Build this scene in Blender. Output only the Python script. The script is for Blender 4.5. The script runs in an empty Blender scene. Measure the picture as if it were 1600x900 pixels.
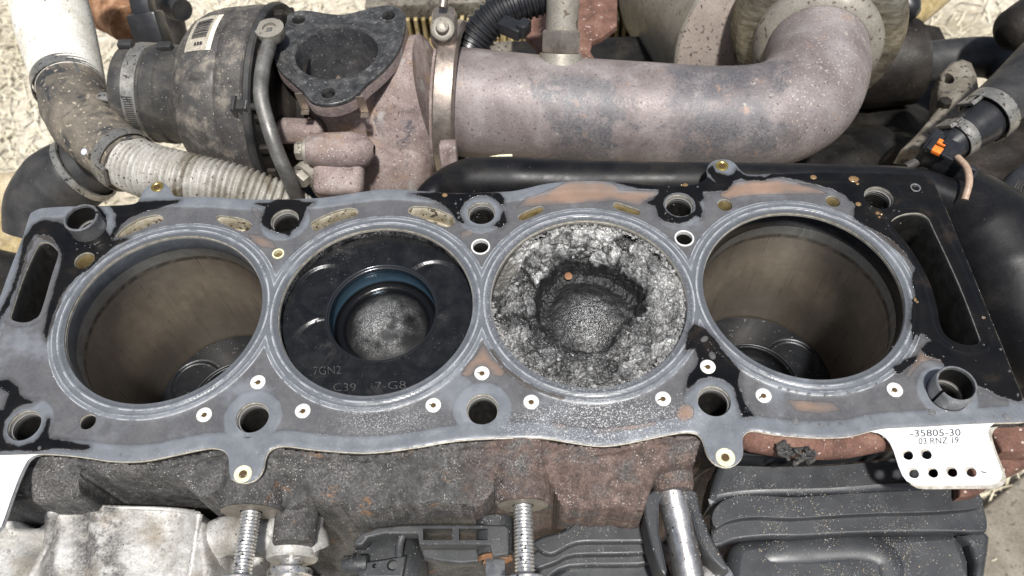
import bpy, bmesh, math, random
import numpy as np
from mathutils import Vector, Matrix, noise as mnoise
from mathutils.geometry import delaunay_2d_cdt
random.seed(7); rng = np.random.default_rng(7)
scene = bpy.context.scene
C = scene.collection
R = math.radians
S = 0.001                                   # all modelling below is in millimetres

# ---------------------------------------------------------------- camera
CAM_F = 1224.32                             # focal length in photo pixels (1600 wide)
CAM_ROT = (R(32.3497), R(1.7819), R(-1.3987))
CAM_LOC = Vector((17.333, -172.577, 282.918))
cd = bpy.data.cameras.new('camera'); cam = bpy.data.objects.new('camera', cd); C.objects.link(cam)
cam.location = CAM_LOC * S; cam.rotation_euler = CAM_ROT
cd.sensor_width = 36; cd.lens = CAM_F / 1600 * 36; cd.clip_start = 0.01; cd.clip_end = 60
cd.dof.use_dof = True; cd.dof.focus_distance = 0.34; cd.dof.aperture_fstop = 17
scene.camera = cam
# ---------------------------------------------------------------- sky, sun, exposure
SUN_EL, SUN_AZ = R(71), R(168)              # high soft sun from the camera side
w = bpy.data.worlds.new('World'); scene.world = w; w.use_nodes = True
nt = w.node_tree; bg = nt.nodes['Background']
sky = nt.nodes.new('ShaderNodeTexSky'); sky.sky_type = 'NISHITA'; sky.sun_disc = False
sky.sun_elevation = SUN_EL; sky.sun_rotation = SUN_AZ
sky.air_density = 1.0; sky.dust_density = 3.0; sky.ozone_density = 0.6
hs_ = nt.nodes.new('ShaderNodeHueSaturation'); hs_.inputs['Saturation'].default_value = .8     # thin bright cloud
nt.links.new(sky.outputs[0], hs_.inputs['Color']); nt.links.new(hs_.outputs[0], bg.inputs[0]); bg.inputs[1].default_value = 0.058
sl = bpy.data.lights.new('sun', 'SUN'); sl.energy = 3.5; sl.angle = R(4); sl.color = (1, .98, .95)
so = bpy.data.objects.new('sun', sl); C.objects.link(so)
sd = Vector((math.sin(SUN_AZ) * math.cos(SUN_EL), math.cos(SUN_AZ) * math.cos(SUN_EL), math.sin(SUN_EL)))
so.rotation_euler = sd.to_track_quat('Z', 'Y').to_euler(); so.location = (0, 0, 2)
scene.view_settings.view_transform = 'Standard'; scene.view_settings.look = 'None'
scene.view_settings.exposure = 0.7; scene.view_settings.gamma = 1
scene.view_settings.use_curve_mapping = False
scene.render.engine = 'CYCLES'
scene.cycles.max_bounces = 6; scene.cycles.diffuse_bounces = 3; scene.cycles.glossy_bounces = 3

# ---------------------------------------------------------------- measuring helpers
from mathutils import Euler
ROTM = Euler(CAM_ROT).to_matrix()
def U(px, py, z):                           # point of the plane z that the photograph shows at a pixel
    d = ROTM @ Vector(((px - 800) / CAM_F, -(py - 450) / CAM_F, -1))
    return CAM_LOC + d * ((z - CAM_LOC.z) / d.z)
def U2(px, py, z=0):
    p = U(px, py, z); return (p.x, p.y)
def poly(pts, z=0): return np.array([U2(a, b, z) for a, b in pts])
def interp_curve(xs, ys, x): return np.interp(x, xs, ys)

# ---------------------------------------------------------------- mesh helpers
def V(*a): return Vector(a)
class MB:
    def __init__(s): s.v = []; s.f = []; s.m = []
    def drop(s, test):                       # leave out faces whose centre passes the test (an opening)
        v = np.array(s.v); keep = [not test(v[list(f)].mean(0)) for f in s.f]
        s.f = [f for f, k in zip(s.f, keep) if k]; s.m = [q for q, k in zip(s.m, keep) if k]; return s
    def add(s, vs, fs, mi=0):
        o = len(s.v); s.v += [tuple(p) for p in vs]; s.f += [tuple(i + o for i in f) for f in fs]; s.m += [mi] * len(fs); return s
    def lathe(s, prof, org=(0, 0, 0), ax=(0, 0, 1), seg=48, cap0=False, cap1=False, a0=0, a1=None, mi=0, up=None):
        """prof: (radius, distance along axis)"""
        ax = Vector(ax).normalized(); org = Vector(org)
        u = Vector(up) if up else (V(0, 0, 1) if abs(ax.z) < .9 else V(1, 0, 0))
        u = (u - ax * u.dot(ax)).normalized(); w_ = ax.cross(u)
        full = a1 is None; n = seg if full else seg + 1
        vs = []
        for r, t in prof:
            for i in range(n):
                a = 2 * math.pi * i / seg if full else a0 + (a1 - a0) * i / seg
                vs.append(org + ax * t + (u * math.cos(a) + w_ * math.sin(a)) * r)
        fs = []
        for j in range(len(prof) - 1):
            for i in range(seg):
                k = (i + 1) % n if full else i + 1
                fs.append((j * n + i, j * n + k, (j + 1) * n + k, (j + 1) * n + i))
        if cap0: fs.append(tuple(range(n))[::-1])
        if cap1: fs.append(tuple((len(prof) - 1) * n + i for i in range(n)))
        return s.add(vs, fs, mi)
    def tube(s, path, r, seg=16, caps=True, sub=6, mi=0, flat=1.0, mod=None, upv=None):
        pts = spline(path, sub); n = len(pts)
        rr = r if hasattr(r, '__len__') else [r] * len(path)
        rs = np.interp(np.linspace(0, 1, n), np.linspace(0, 1, len(rr)), rr)
        L = [0]
        for a, b in zip(pts, pts[1:]): L.append(L[-1] + (b - a).length)
        vs = []; t0 = (pts[1] - pts[0]).normalized()
        u = Vector(upv) if upv else (V(0, 0, 1) if abs(t0.z) < .9 else V(1, 0, 0))
        for i, p in enumerate(pts):
            t = (pts[min(i + 1, n - 1)] - pts[max(i - 1, 0)]).normalized()
            u = (u - t * u.dot(t)).normalized(); w_ = t.cross(u)
            rad = rs[i] + (mod(L[i]) if mod else 0)
            for k in range(seg):
                a = 2 * math.pi * k / seg
                vs.append(p + u * (math.cos(a) * rad * flat) + w_ * (math.sin(a) * rad))
        fs = [(i * seg + k, i * seg + (k + 1) % seg, (i + 1) * seg + (k + 1) % seg, (i + 1) * seg + k) for i in range(n - 1) for k in range(seg)]
        if caps: fs += [tuple(range(seg))[::-1], tuple((n - 1) * seg + k for k in range(seg))]
        return s.add(vs, fs, mi)
    def box(s, c, size, rot=None, mi=0, ch=0.0):
        c = Vector(c); m = rot if rot is not None else Matrix.Identity(3)
        hx, hy, hz = [q / 2 for q in size]
        bm = bmesh.new(); bmesh.ops.create_cube(bm, size=1)
        for v in bm.verts: v.co = V(v.co.x * size[0], v.co.y * size[1], v.co.z * size[2])
        if ch > 0: bmesh.ops.bevel(bm, geom=list(bm.edges), offset=ch, segments=2, affect='EDGES', profile=.5)
        bm.verts.index_update()
        vs = [c + m @ v.co for v in bm.verts]; fs = [[v.index for v in f.verts] for f in bm.faces]; bm.free()
        return s.add(vs, fs, mi)
    def prism(s, top, depth, bevel=0.0, mi=0, holes=(), seg=3):
        """top: loop of 3-D points (planar-ish), extruded along depth; rounded rim of the given radius"""
        top = [Vector(p) for p in top]; d = Vector(depth); nrm = -d.normalized()
        ar = sum((a.cross(b) for a, b in zip(top, top[1:] + top[:1])), V(0, 0, 0))
        if ar.dot(nrm) < 0: top = top[::-1]
        n = len(top)
        def inset(lp, q, sign=1):
            out = []; m = len(lp)
            for i in range(m):
                a, b, c = lp[i - 1], lp[i], lp[(i + 1) % m]
                e1 = (b - a).normalized(); e2 = (c - b).normalized()
                n1 = nrm.cross(e1); n2 = nrm.cross(e2); h = (n1 + n2)
                h = h.normalized() / max(.35, math.sqrt(max(0.0, (1 + n1.dot(n2)) / 2))) if h.length > 1e-6 else n1
                out.append(b + h * q * sign)
            return out
        rows = []
        if bevel > 0:
            for k in range(seg + 1):
                a = math.pi / 2 * k / seg
                rows.append([p + d.normalized() * bevel * (1 - math.sin(a)) for p in inset(top, bevel * (1 - math.cos(a)))])
            rows = rows[::-1]
        else: rows = [top]
        # rows[0] = inset cap at the top ... rows[-1] = full outline
        rows.sort(key=lambda r_: (r_[0] - top[0]).dot(d))
        rows.append([p + d for p in top])
        vs = [p for r_ in rows for p in r_]
        fs = []
        for j in range(len(rows) - 1):
            for i in range(n):
                k = (i + 1) % n
                fs.append((j * n + i, (j + 1) * n + i, (j + 1) * n + k, j * n + k))
        s.add(vs, fs, mi)
        # cap with holes
        ex = (rows[0][1] - rows[0][0]).normalized(); ey = nrm.cross(ex); o = rows[0][0]
        loops = [rows[0]] + [[Vector(p) for p in h] for h in holes]
        tri_cap(s, loops, o, ex, ey, nrm, mi)
        tri_cap(s, [[p + d for p in top]] + [[Vector(p) + d for p in h] for h in holes], o + d, ex, ey, -nrm, mi)
        for h in holes:
            h = [Vector(p) for p in h]; m = len(h)
            s.add(h + [p + d for p in h], [(i, (i + 1) % m, m + (i + 1) % m, m + i) for i in range(m)], mi)
        return s
    def build(s, name, mat, parent=None, org=None, smooth=40, loc=None):
        me = bpy.data.meshes.new(name)
        o3 = Vector(org) if org is not None else (Vector(parent['_o']) if parent is not None and '_o' in parent.keys() else V(0, 0, 0))
        co = (np.array(s.v, dtype=float) - np.array(o3)) * S
        me.from_pydata(co.tolist(), [], s.f)
        mats = mat if isinstance(mat, (list, tuple)) else [mat]
        for m_ in mats: me.materials.append(m_)
        if len(mats) > 1: me.polygons.foreach_set('material_index', s.m)
        bm = bmesh.new(); bm.from_mesh(me); bmesh.ops.recalc_face_normals(bm, faces=bm.faces); bm.to_mesh(me); bm.free()
        if smooth:
            me.polygons.foreach_set('use_smooth', [True] * len(me.polygons)); me.set_sharp_from_angle(angle=R(smooth))
        o = bpy.data.objects.new(name, me); C.objects.link(o)
        if parent is not None:
            o.parent = parent
            if org is not None: o.location = (o3 - Vector(parent['_o'])) * S
        else: o.location = o3 * S
        o['_o'] = tuple(o3)
        return o
def tri_cap(mb, loops, o, ex, ey, nrm, mi=0):
    pts = []; edges = []
    for lp in loops:
        b = len(pts); n = len(lp)
        pts += [Vector(((p - o).dot(ex), (p - o).dot(ey))) for p in lp]
        edges += [(b + i, b + (i + 1) % n) for i in range(n)]
    r = delaunay_2d_cdt(pts, edges, [], 1, 1e-5)
    tv, tf = r[0], r[2]
    L2 = [np.array([((p - o).dot(ex), (p - o).dot(ey)) for p in lp]) for lp in loops]
    cen = np.array([[sum(tv[i].x for i in f) / len(f), sum(tv[i].y for i in f) / len(f)] for f in tf])
    if len(cen) == 0: return
    keep = pip(cen, L2[0])
    for h in L2[1:]: keep &= ~pip(cen, h)
    mb.add([o + ex * p.x + ey * p.y for p in tv], [f for f, k in zip(tf, keep) if k], mi)
def spline(path, sub):
    P = [Vector(p) for p in path]
    if len(P) < 3 or sub <= 1:
        out = []
        for a, b in zip(P, P[1:]): out += [a.lerp(b, k / max(1, sub)) for k in range(max(1, sub))]
        return out + [P[-1]]
    Q = [P[0] * 2 - P[1]] + P + [P[-1] * 2 - P[-2]]
    out = []
    for i in range(1, len(Q) - 2):
        a, b, c, d = Q[i - 1:i + 3]
        for k in range(sub):
            t = k / sub
            out.append(.5 * ((2 * b) + (c - a) * t + (2 * a - 5 * b + 4 * c - d) * t * t + (3 * b - a - 3 * c + d) * t ** 3))
    return out + [P[-1]]
def smooth_loop(pts, sub=4):
    P = np.asarray(pts, float); n = len(P); out = []
    for i in range(n):
        a, b, c, d = P[i - 1], P[i], P[(i + 1) % n], P[(i + 2) % n]
        for k in range(sub):
            t = k / sub
            out.append(.5 * ((2 * b) + (c - a) * t + (2 * a - 5 * b + 4 * c - d) * t * t + (3 * b - a - 3 * c + d) * t ** 3))
    return np.array(out)
def pip(p, pg):
    x, y = p[:, 0], p[:, 1]; ins = np.zeros(len(p), bool); n = len(pg)
    for i in range(n):
        x0, y0 = pg[i - 1]; x1, y1 = pg[i]
        if y0 == y1: continue
        c = ((y0 > y) != (y1 > y)) & (x < (x1 - x0) * (y - y0) / (y1 - y0) + x0)
        ins ^= c
    return ins
def seg_dist(p, pg, closed=True):
    d = np.full(len(p), 1e9); n = len(pg)
    for i in range(0 if closed else 1, n):
        a = np.asarray(pg[i - 1]); b = np.asarray(pg[i]); ab = b - a
        t = np.clip(((p - a) @ ab) / max(1e-9, ab @ ab), 0, 1)
        d = np.minimum(d, np.hypot(*(p - a - t[:, None] * ab).T))
    return d
def sdf(p, pg):                              # positive inside
    d = seg_dist(p, pg); return np.where(pip(p, pg), d, -d)
def circle(c, r, n=40): return np.array([(c[0] + r * math.cos(2 * math.pi * i / n), c[1] + r * math.sin(2 * math.pi * i / n)) for i in range(n)])
_lat = rng.random((256, 256))
def vn(x, y):
    xi = np.floor(x).astype(int); yi = np.floor(y).astype(int); fx = x - xi; fy = y - yi
    fx = fx * fx * (3 - 2 * fx); fy = fy * fy * (3 - 2 * fy)
    g = lambda a, b: _lat[a % 256, b % 256]
    return (g(xi, yi) * (1 - fx) + g(xi + 1, yi) * fx) * (1 - fy) + (g(xi, yi + 1) * (1 - fx) + g(xi + 1, yi + 1) * fx) * fy
def fbm(x, y, oct=5, gain=.55):
    a = 1; s_ = 0; t = 0
    for k in range(oct):
        s_ = s_ + a * (vn(x * 2 ** k + 17.3 * k, y * 2 ** k + 9.1 * k) - .5); t += a; a *= gain
    return s_ / t * 2
def sstep(a, b, x): t = np.clip((x - a) / (b - a), 0, 1); return t * t * (3 - 2 * t)

# ---------------------------------------------------------------- things
def thing(name, label, cat, org=(0, 0, 0), group=None):
    o = bpy.data.objects.new(name, None); C.objects.link(o); o.location = Vector(org) * S; o['_o'] = tuple(org)
    o.empty_display_size = .005
    tag(o, label, cat, group); return o
def tag(o, label, cat, group=None, kind=None):
    if label: o['label'] = label
    if cat: o['category'] = cat
    if group: o['group'] = group
    if kind: o['kind'] = kind
    return o

# ---------------------------------------------------------------- materials
class NT:
    def __init__(s, name):
        s.m = bpy.data.materials.new(name); s.m.use_nodes = True; s.t = s.m.node_tree
        s.b = s.t.nodes['Principled BSDF']; s.tc = s.t.nodes.new('ShaderNodeTexCoord'); s.n = 0
    def link(s, a, b): s.t.links.new(a, b)
    def put(s, sock, v):
        if hasattr(v, 'is_output') or isinstance(v, bpy.types.NodeSocket): s.link(v, sock)
        else:
            if sock.type == 'RGBA' and len(v) == 3: v = (*v, 1)
            sock.default_value = v
    def noise(s, mm, detail=6, rough=.6, off=0, dist=0, stretch=None):
        n = s.t.nodes.new('ShaderNodeTexNoise'); n.inputs['Scale'].default_value = 1000 / mm
        n.inputs['Detail'].default_value = detail; n.inputs['Roughness'].default_value = rough; n.inputs['Distortion'].default_value = dist
        mp = s.t.nodes.new('ShaderNodeMapping'); mp.inputs['Location'].default_value = (off * .013, off * .007, off * .011)
        if stretch: mp.inputs['Scale'].default_value = stretch
        s.link(s.tc.outputs['Object'], mp.inputs[0]); s.link(mp.outputs[0], n.inputs[0]); return n.outputs['Fac']
    def voro(s, mm, feature='F1', rnd=1.0):
        n = s.t.nodes.new('ShaderNodeTexVoronoi'); n.inputs['Scale'].default_value = 1000 / mm; n.feature = feature
        n.inputs['Randomness'].default_value = rnd
        s.link(s.tc.outputs['Object'], n.inputs['Vector']); return n
    def xyz(s):
        n = s.t.nodes.new('ShaderNodeSeparateXYZ'); s.link(s.tc.outputs['Object'], n.inputs[0]); return n.outputs
    def attr(s, name):
        n = s.t.nodes.new('ShaderNodeAttribute'); n.attribute_name = name; return n.outputs['Fac']
    def math(s, op, a, b=0.0, c=None, clamp=False):
        n = s.t.nodes.new('ShaderNodeMath'); n.operation = op; n.use_clamp = clamp
        s.put(n.inputs[0], a); s.put(n.inputs[1], b)
        if c is not None: s.put(n.inputs[2], c)
        return n.outputs[0]
    def rng(s, v, a, b, c=0.0, d=1.0):
        n = s.t.nodes.new('ShaderNodeMapRange'); n.interpolation_type = 'SMOOTHSTEP'
        s.put(n.inputs[0], v); n.inputs[1].default_value = a; n.inputs[2].default_value = b; n.inputs[3].default_value = c; n.inputs[4].default_value = d
        return n.outputs[0]
    def mix(s, f, a, b, mode='MIX'):
        n = s.t.nodes.new('ShaderNodeMix'); n.data_type = 'RGBA'; n.blend_type = mode
        s.put(n.inputs[0], f); s.put(n.inputs[6], a); s.put(n.inputs[7], b); return n.outputs[2]
    def fmix(s, f, a, b):
        n = s.t.nodes.new('ShaderNodeMix'); n.data_type = 'FLOAT'; s.put(n.inputs[0], f); s.put(n.inputs[2], a); s.put(n.inputs[3], b); return n.outputs[0]
    def ramp(s, f, cols):
        n = s.t.nodes.new('ShaderNodeValToRGB'); e = n.color_ramp.elements
        while len(e) < len(cols): e.new(.5)
        for q, (p, c) in zip(e, cols): q.position = p; q.color = (*c, 1)
        s.put(n.inputs[0], f); return n.outputs[0]
    def bump(s, h, mm, strength=1.0, prev=None):
        n = s.t.nodes.new('ShaderNodeBump'); n.inputs['Strength'].default_value = strength; n.inputs['Distance'].default_value = mm * S
        s.put(n.inputs['Height'], h)
        if prev is not None: s.link(prev, n.inputs['Normal'])
        return n.outputs[0]
    def out(s, col=None, rough=None, metal=None, nrm=None, spec=None, coat=None):
        if col is not None: s.put(s.b.inputs['Base Color'], col)
        if rough is not None: s.put(s.b.inputs['Roughness'], rough)
        if metal is not None: s.put(s.b.inputs['Metallic'], metal)
        if nrm is not None: s.link(nrm, s.b.inputs['Normal'])
        if spec is not None: s.put(s.b.inputs['Specular IOR Level'], spec)
        if coat is not None: s.put(s.b.inputs['Coat Weight'], coat[0]); s.b.inputs['Coat Roughness'].default_value = coat[1]
        return s.m
def speck(n, mm, amount):                    # irregular scattered grains: 1 on a grain
    q = math.sqrt(-2 * math.log(max(1e-4, min(amount, 1 - amount))))
    z = q - (2.30753 + .27061 * q) / (1 + .99229 * q + .04481 * q * q)
    thr = .5 + (z if amount < .5 else -z) * .105
    n.sc = getattr(n, 'sc', 0) + 1
    return n.rng(n.noise(mm * 1.25, 1.5, .55, 40 + 9 * n.sc), thr, thr + .035)
def mat(name, cols, fs=6, rough=.6, rvar=.2, metal=0.0, bump=.08, bfs=1.2, specks=(), spec=.5, detail=8, off=0, blot=None, coat=None, stretch=None):
    n = NT(name)
    f = n.noise(fs, detail, .62, off, .3, stretch)
    k = len(cols)
    col = n.ramp(f, [(.5 + (i / (k - 1) - .5) * .42, c) for i, c in enumerate(cols)])
    fine = n.noise(bfs, 4, .6, off + 3, 0, stretch)
    col = n.mix(.55, col, n.ramp(fine, [(.25, (.45, .45, .45)), (.75, (1.45, 1.45, 1.45))]), 'MULTIPLY')
    rg = n.rng(n.noise(fs * .6, 5, .6, off + 5), .3, .7, rough - rvar / 2, rough + rvar / 2)
    if blot:
        for q, (bc, bs, lo, hi) in enumerate(blot):
            col = n.mix(n.rng(n.noise(bs, 8, .66, off + 11 + 5 * q, .6), lo, hi), col, bc)
    for sc, mm, am in specks:
        col = n.mix(speck(n, mm, am), col, sc)
    nr = n.bump(fine, bump, 1.0)
    nr = n.bump(n.noise(fs, 5, .6, off + 8), bump * 2, .8, nr)
    return n.out(col, rg, metal, nr, spec, coat)

M = {}
M['rust_pink'] = mat('heat_scaled_pink_rust', [(.12, .093, .088), (.22, .170, .157), (.32, .268, .25)], 13, .8, .2, .0, .12, .9, [((.42, .37, .34), 1.0, .06), ((.09, .06, .06), 1.4, .05)], .3, blot=[((.26, .185, .13), 20, .52, .68), ((.30, .285, .27), 15, .57, .68), ((.085, .08, .088), 24, .60, .70)])
M['pipe'] = mat('heat_stained_steel_pipe', [(.16, .125, .12), (.27, .205, .195), (.36, .30, .29)], 20, .62, .2, .15, .05, .8, [((.5, .46, .42), 1.8, .10), ((.08, .06, .06), 2.5, .12)], .35, blot=[((.05, .055, .07), 34, .55, .63), ((.28, .19, .15), 26, .62, .74), ((.30, .30, .28), 14, .66, .72)])
M['clamp_steel'] = mat('discoloured_clamp_steel', [(.18, .145, .12), (.34, .29, .245), (.25, .205, .19)], 9, .38, .2, .75, .03, .8)
M['black_iron'] = mat('oily_black_flange', [(.022, .022, .022), (.055, .055, .055), (.13, .128, .122)], 5, .36, .3, .2, .05, .8, [((.2, .2, .2), 1.4, .05)], .5)
M['rubber'] = mat('black_rubber', [(.012, .012, .013), (.03, .03, .03), (.055, .05, .046)], 14, .55, .2, 0, .03, .7, [((.18, .16, .14), .9, .012)], .4)
M['rubber_dusty'] = mat('dusty_black_rubber', [(.02, .02, .021), (.045, .043, .04), (.09, .082, .07)], 12, .6, .2, 0, .04, .8, [((.22, .20, .16), .9, .03)], .35)
M['plastic_black'] = mat('dusty_black_plastic', [(.018, .019, .020), (.034, .036, .038), (.062, .062, .062)], 16, .5, .2, 0, .05, .55, [((.38, .37, .34), .5, .018), ((.24, .19, .12), .7, .01)], .45)
M['plastic_cover'] = mat('grey_black_plastic_cover', [(.018, .019, .021), (.031, .033, .036), (.055, .057, .059)], 22, .45, .18, 0, .05, .5, [((.42, .41, .38), .5, .010), ((.26, .20, .12), .6, .008)], .5, blot=[((.25, .20, .13), 16, .66, .82)])
M['plastic_clean'] = mat('satin_black_plastic', [(.012, .012, .014), (.02, .021, .023)], 10, .35, .15, 0, .02, .8, spec=.5)
M['oily_plastic'] = mat('oily_black_duct', [(.004, .004, .005), (.008, .008, .009), (.02, .018, .016)], 24, .42, .2, 0, .04, 1.2, [((.12, .11, .10), .9, .006)], .25)
M['alu_cast'] = mat('weathered_aluminium_casting', [(.30, .28, .24), (.52, .50, .46), (.66, .65, .61)], 15, .55, .2, .35, .10, .9, [((.06, .055, .05), 2.4, .10)], .5, blot=[((.05, .048, .046), 17, .56, .66)])
M['alu_dirty'] = mat('dirty_aluminium', [(.07, .06, .045), (.16, .14, .11), (.26, .24, .2)], 12, .7, .2, .2, .08, 1, [((.04, .035, .03), 2.4, .14)])
M['zinc'] = mat('bright_zinc_plate', [(.50, .49, .47), (.72, .71, .69)], 4, .32, .2, .85, .03, .6, [((.06, .055, .05), 1.1, .10)])
M['steel_tube'] = mat('dull_steel_tube', [(.42, .41, .40), (.62, .61, .60)], 8, .34, .15, .9, .02, .6, [((.08, .07, .06), 1.3, .06)])
M['steel_dowel'] = mat('grey_spring_steel', [(.28, .28, .28), (.45, .45, .44)], 5, .35, .2, .8, .02, .6)
M['clip_steel'] = mat('dull_clamp_band', [(.22, .21, .19), (.38, .37, .34)], 7, .42, .2, .7, .03, .8, [((.07, .06, .05), 1.6, .12)])
M['braid'] = mat('bronzed_flex_liner', [(.13, .115, .085), (.28, .25, .19), (.46, .42, .34)], 8, .33, .2, .75, .05, 1.1, stretch=(1, 1, 4))
M['cat_shell'] = mat('beige_heat_shell', [(.22, .20, .165), (.33, .305, .26)], 18, .55, .2, .35, .03, 1, [((.12, .09, .07), 3, .08)])
M['cat_end'] = mat('speckled_rust_end', [(.27, .225, .195), (.36, .305, .265)], 15, .6, .2, .2, .04, 1, [((.10, .075, .065), 2.2, .10), ((.09, .065, .06), 4.5, .06)])
M['rust_red'] = mat('red_brown_rust', [(.075, .042, .033), (.15, .08, .06), (.23, .14, .105)], 10, .85, .15, 0, .10, 1, [((.4, .34, .3), 2, .04)], .2)
M['rust_orange'] = mat('flaking_orange_rust', [(.10, .05, .03), (.25, .13, .07), (.42, .26, .16)], 9, .85, .15, 0, .15, 1.2, spec=.2)
M['bay_dark'] = mat('oily_gearbox_and_bay_shade', [(.003, .0025, .002), (.007, .006, .005), (.022, .018, .013)], 24, .6, .3, .1, .2, 2, [((.07, .06, .05), 1.5, .02)], .4)
M['bay_brown'] = mat('brown_grimy_casting', [(.007, .006, .005), (.018, .0145, .0115), (.05, .04, .032)], 26, .6, .25, .2, .2, 2, [((.10, .09, .08), 1.5, .02)], .4)
M['brass'] = mat('brass_eyelet', [(.50, .35, .08), (.75, .57, .20)], 3, .25, .1, .9, .01, .6)
M['brass_pale'] = mat('pale_brass_eyelet', [(.78, .72, .45), (.9, .86, .62)], 3, .38, .1, .25, .01, .6)
M['white_rivet'] = mat('pale_bare_rivet', [(.60, .585, .54), (.78, .77, .73), (.86, .85, .82)], 2.4, .42, .15, .2, .02, .5, [((.30, .25, .18), .9, .05)])
M['rivet_core'] = mat('dark_rivet_core', [(.05, .03, .012), (.12, .075, .025)], 2, .4, .1, .2, .01, .6)
M['ink'] = mat('grey_etched_ink', [(.012, .012, .013), (.03, .03, .032)], 2, .6, .1, 0, .0, .6)
M['orange'] = mat('orange_lock_plastic', [(.75, .16, .02), (.85, .22, .03)], 4, .4, .1, 0, .01, .8)
M['tan_wire'] = mat('tan_wire_sleeve', [(.28, .19, .13), (.42, .31, .23)], 4, .5, .1, 0, .02, .8)
M['hose_white'] = mat('chalky_ribbed_hose', [(.50, .46, .38), (.72, .70, .63), (.80, .785, .73)], 20, .6, .2, .15, .05, 1, [((.10, .08, .065), 1.6, .035)], blot=[((.20, .16, .11), 24, .62, .78)])
M['hose_low'] = mat('soiled_ribbed_hose', [(.18, .16, .125), (.34, .325, .29), (.52, .51, .475)], 26, .6, .2, .15, .05, 1, [((.06, .05, .045), 1.4, .06)], blot=[((.12, .095, .06), 34, .50, .66)])
M['hose_elbow'] = mat('dusty_rubber_elbow', [(.05, .048, .045), (.12, .105, .085), (.24, .205, .16)], 22, .6, .2, 0, .06, 1.2, [((.34, .29, .22), 2, .08)], .35, blot=[((.035, .036, .038), 26, .52, .6)])
M['comp'] = mat('dusty_compressor_casting', [(.035, .033, .032), (.095, .088, .08), (.29, .255, .21)], 9, .6, .25, .3, .10, .8, [((.36, .32, .26), .9, .05)], .4, blot=[((.07, .066, .066), 30, .50, .64)])
M['paper'] = mat('yellowed_paper_sticker', [(.62, .57, .47), (.72, .67, .57)], 10, .7, .1, 0, .02, 1)
M['ochre'] = mat('ochre_dirty_plastic', [(.16, .12, .05), (.34, .26, .12), (.50, .42, .26)], 14, .6, .2, 0, .1, 2)
M['tan_pipe'] = mat('tan_dirty_pipe', [(.28, .22, .13), (.46, .38, .25), (.56, .50, .38)], 25, .6, .2, .1, .05, 1.5)

M['grit'] = mat('pale_metal_grit', [(.16, .16, .157), (.32, .315, .31), (.55, .54, .525)], 2, .55, .2, .2, .01, .5)
M['glint_bright'] = mat('bright_glint_grains', [(.6, .6, .59), (.85, .85, .84)], 2, .3, .2, .4, .0, .5)
M['grit_tan'] = mat('tan_sand_grit', [(.36, .28, .17), (.55, .46, .32)], 2, .7, .2, 0, .01, .5)

# =====================================================================================================
# HEAD GASKET  (top face z = 0)
# =====================================================================================================
PITCH = 90.0; BW = 96.42; BORES = [(-135, 0), (-45, 0), (45, 0), (135, 0)]; RB = 41.36
outline_px = [(46,338),(52,331),(60,327),(72,325),(104,323),(156,322),(200,320),(213,317),(218,312),(222,302),(230,292),(238,287),(247,285),(258,287),(266,296),(269,303),(275,307),(290,308),(320,308),(345,309),(380,311.5),(420,312),(460,311),(500,309.5),(540,304),(580,298),(610,296),(640,297.5),(680,300.5),(715,302),(768,300.5),(800,299),(825,294),(850,288),(880,284.5),(910,283),(940,283.5),(980,286),(1020,290),(1060,291),(1088,288),(1101,281),(1106,274),(1105,264),(1109,256),(1119,250.5),(1134,249.5),(1146,254),(1154,263),(1163,271),(1177,273.5),(1205,272),(1250,270),(1300,269),(1360,270),(1400,271),(1430,272),(1447,275),(1457,283),(1464,295),(1477,324),(1500,380),(1526,443),(1544,488),(1563,533),(1581,579),(1598,620),(1606,642),(1606,653),(1600,659),(1556,660.5),(1500,663),(1440,666.5),(1385,669),(1362,673),(1331,681),(1301,683.5),(1263,683),(1214,679),(1182,673.5),(1170,674),(1163,679),(1160,688),(1161,709),(1153,723),(1137,730),(1118,725),(1105,710),(1099,690),(1091,679),(1080,675.5),(1065,675.5),(1040,679.5),(1000,688),(962,695),(930,696),(890,690.5),(860,685.5),(835,683.5),(785,684),(740,686),(700,690),(660,697),(620,703),(580,707),(547,706.5),(510,704),(480,701),(455,697.5),(440,697),(428,699.5),(419,706),(413.5,719),(411,733),(402,747),(387,754),(371,753),(361,746),(358,731),(357,717),(351,705),(338,700.5),(320,701),(280,709),(240,717.5),(210,721),(170,720),(130,714),(90,710),(55,709),(0,711),(-50,713),(-66,706),(-66,690),(-58,640),(-34,560),(0,465),(20,410),(36,370)]
outer = poly(outline_px)
def el(px, py, wpx):                        # round hole: centre pixel and width in pixels
    a = U(px - wpx / 2, py, 0); b = U(px + wpx / 2, py, 0); c = U2(px, py); return c, (b - a).length / 2
bolt_xy = [(i * PITCH, s_ * BW / 2 - .44) for s_ in (1, -1) for i in (-2, -1, 0, 1, 2)]
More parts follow.
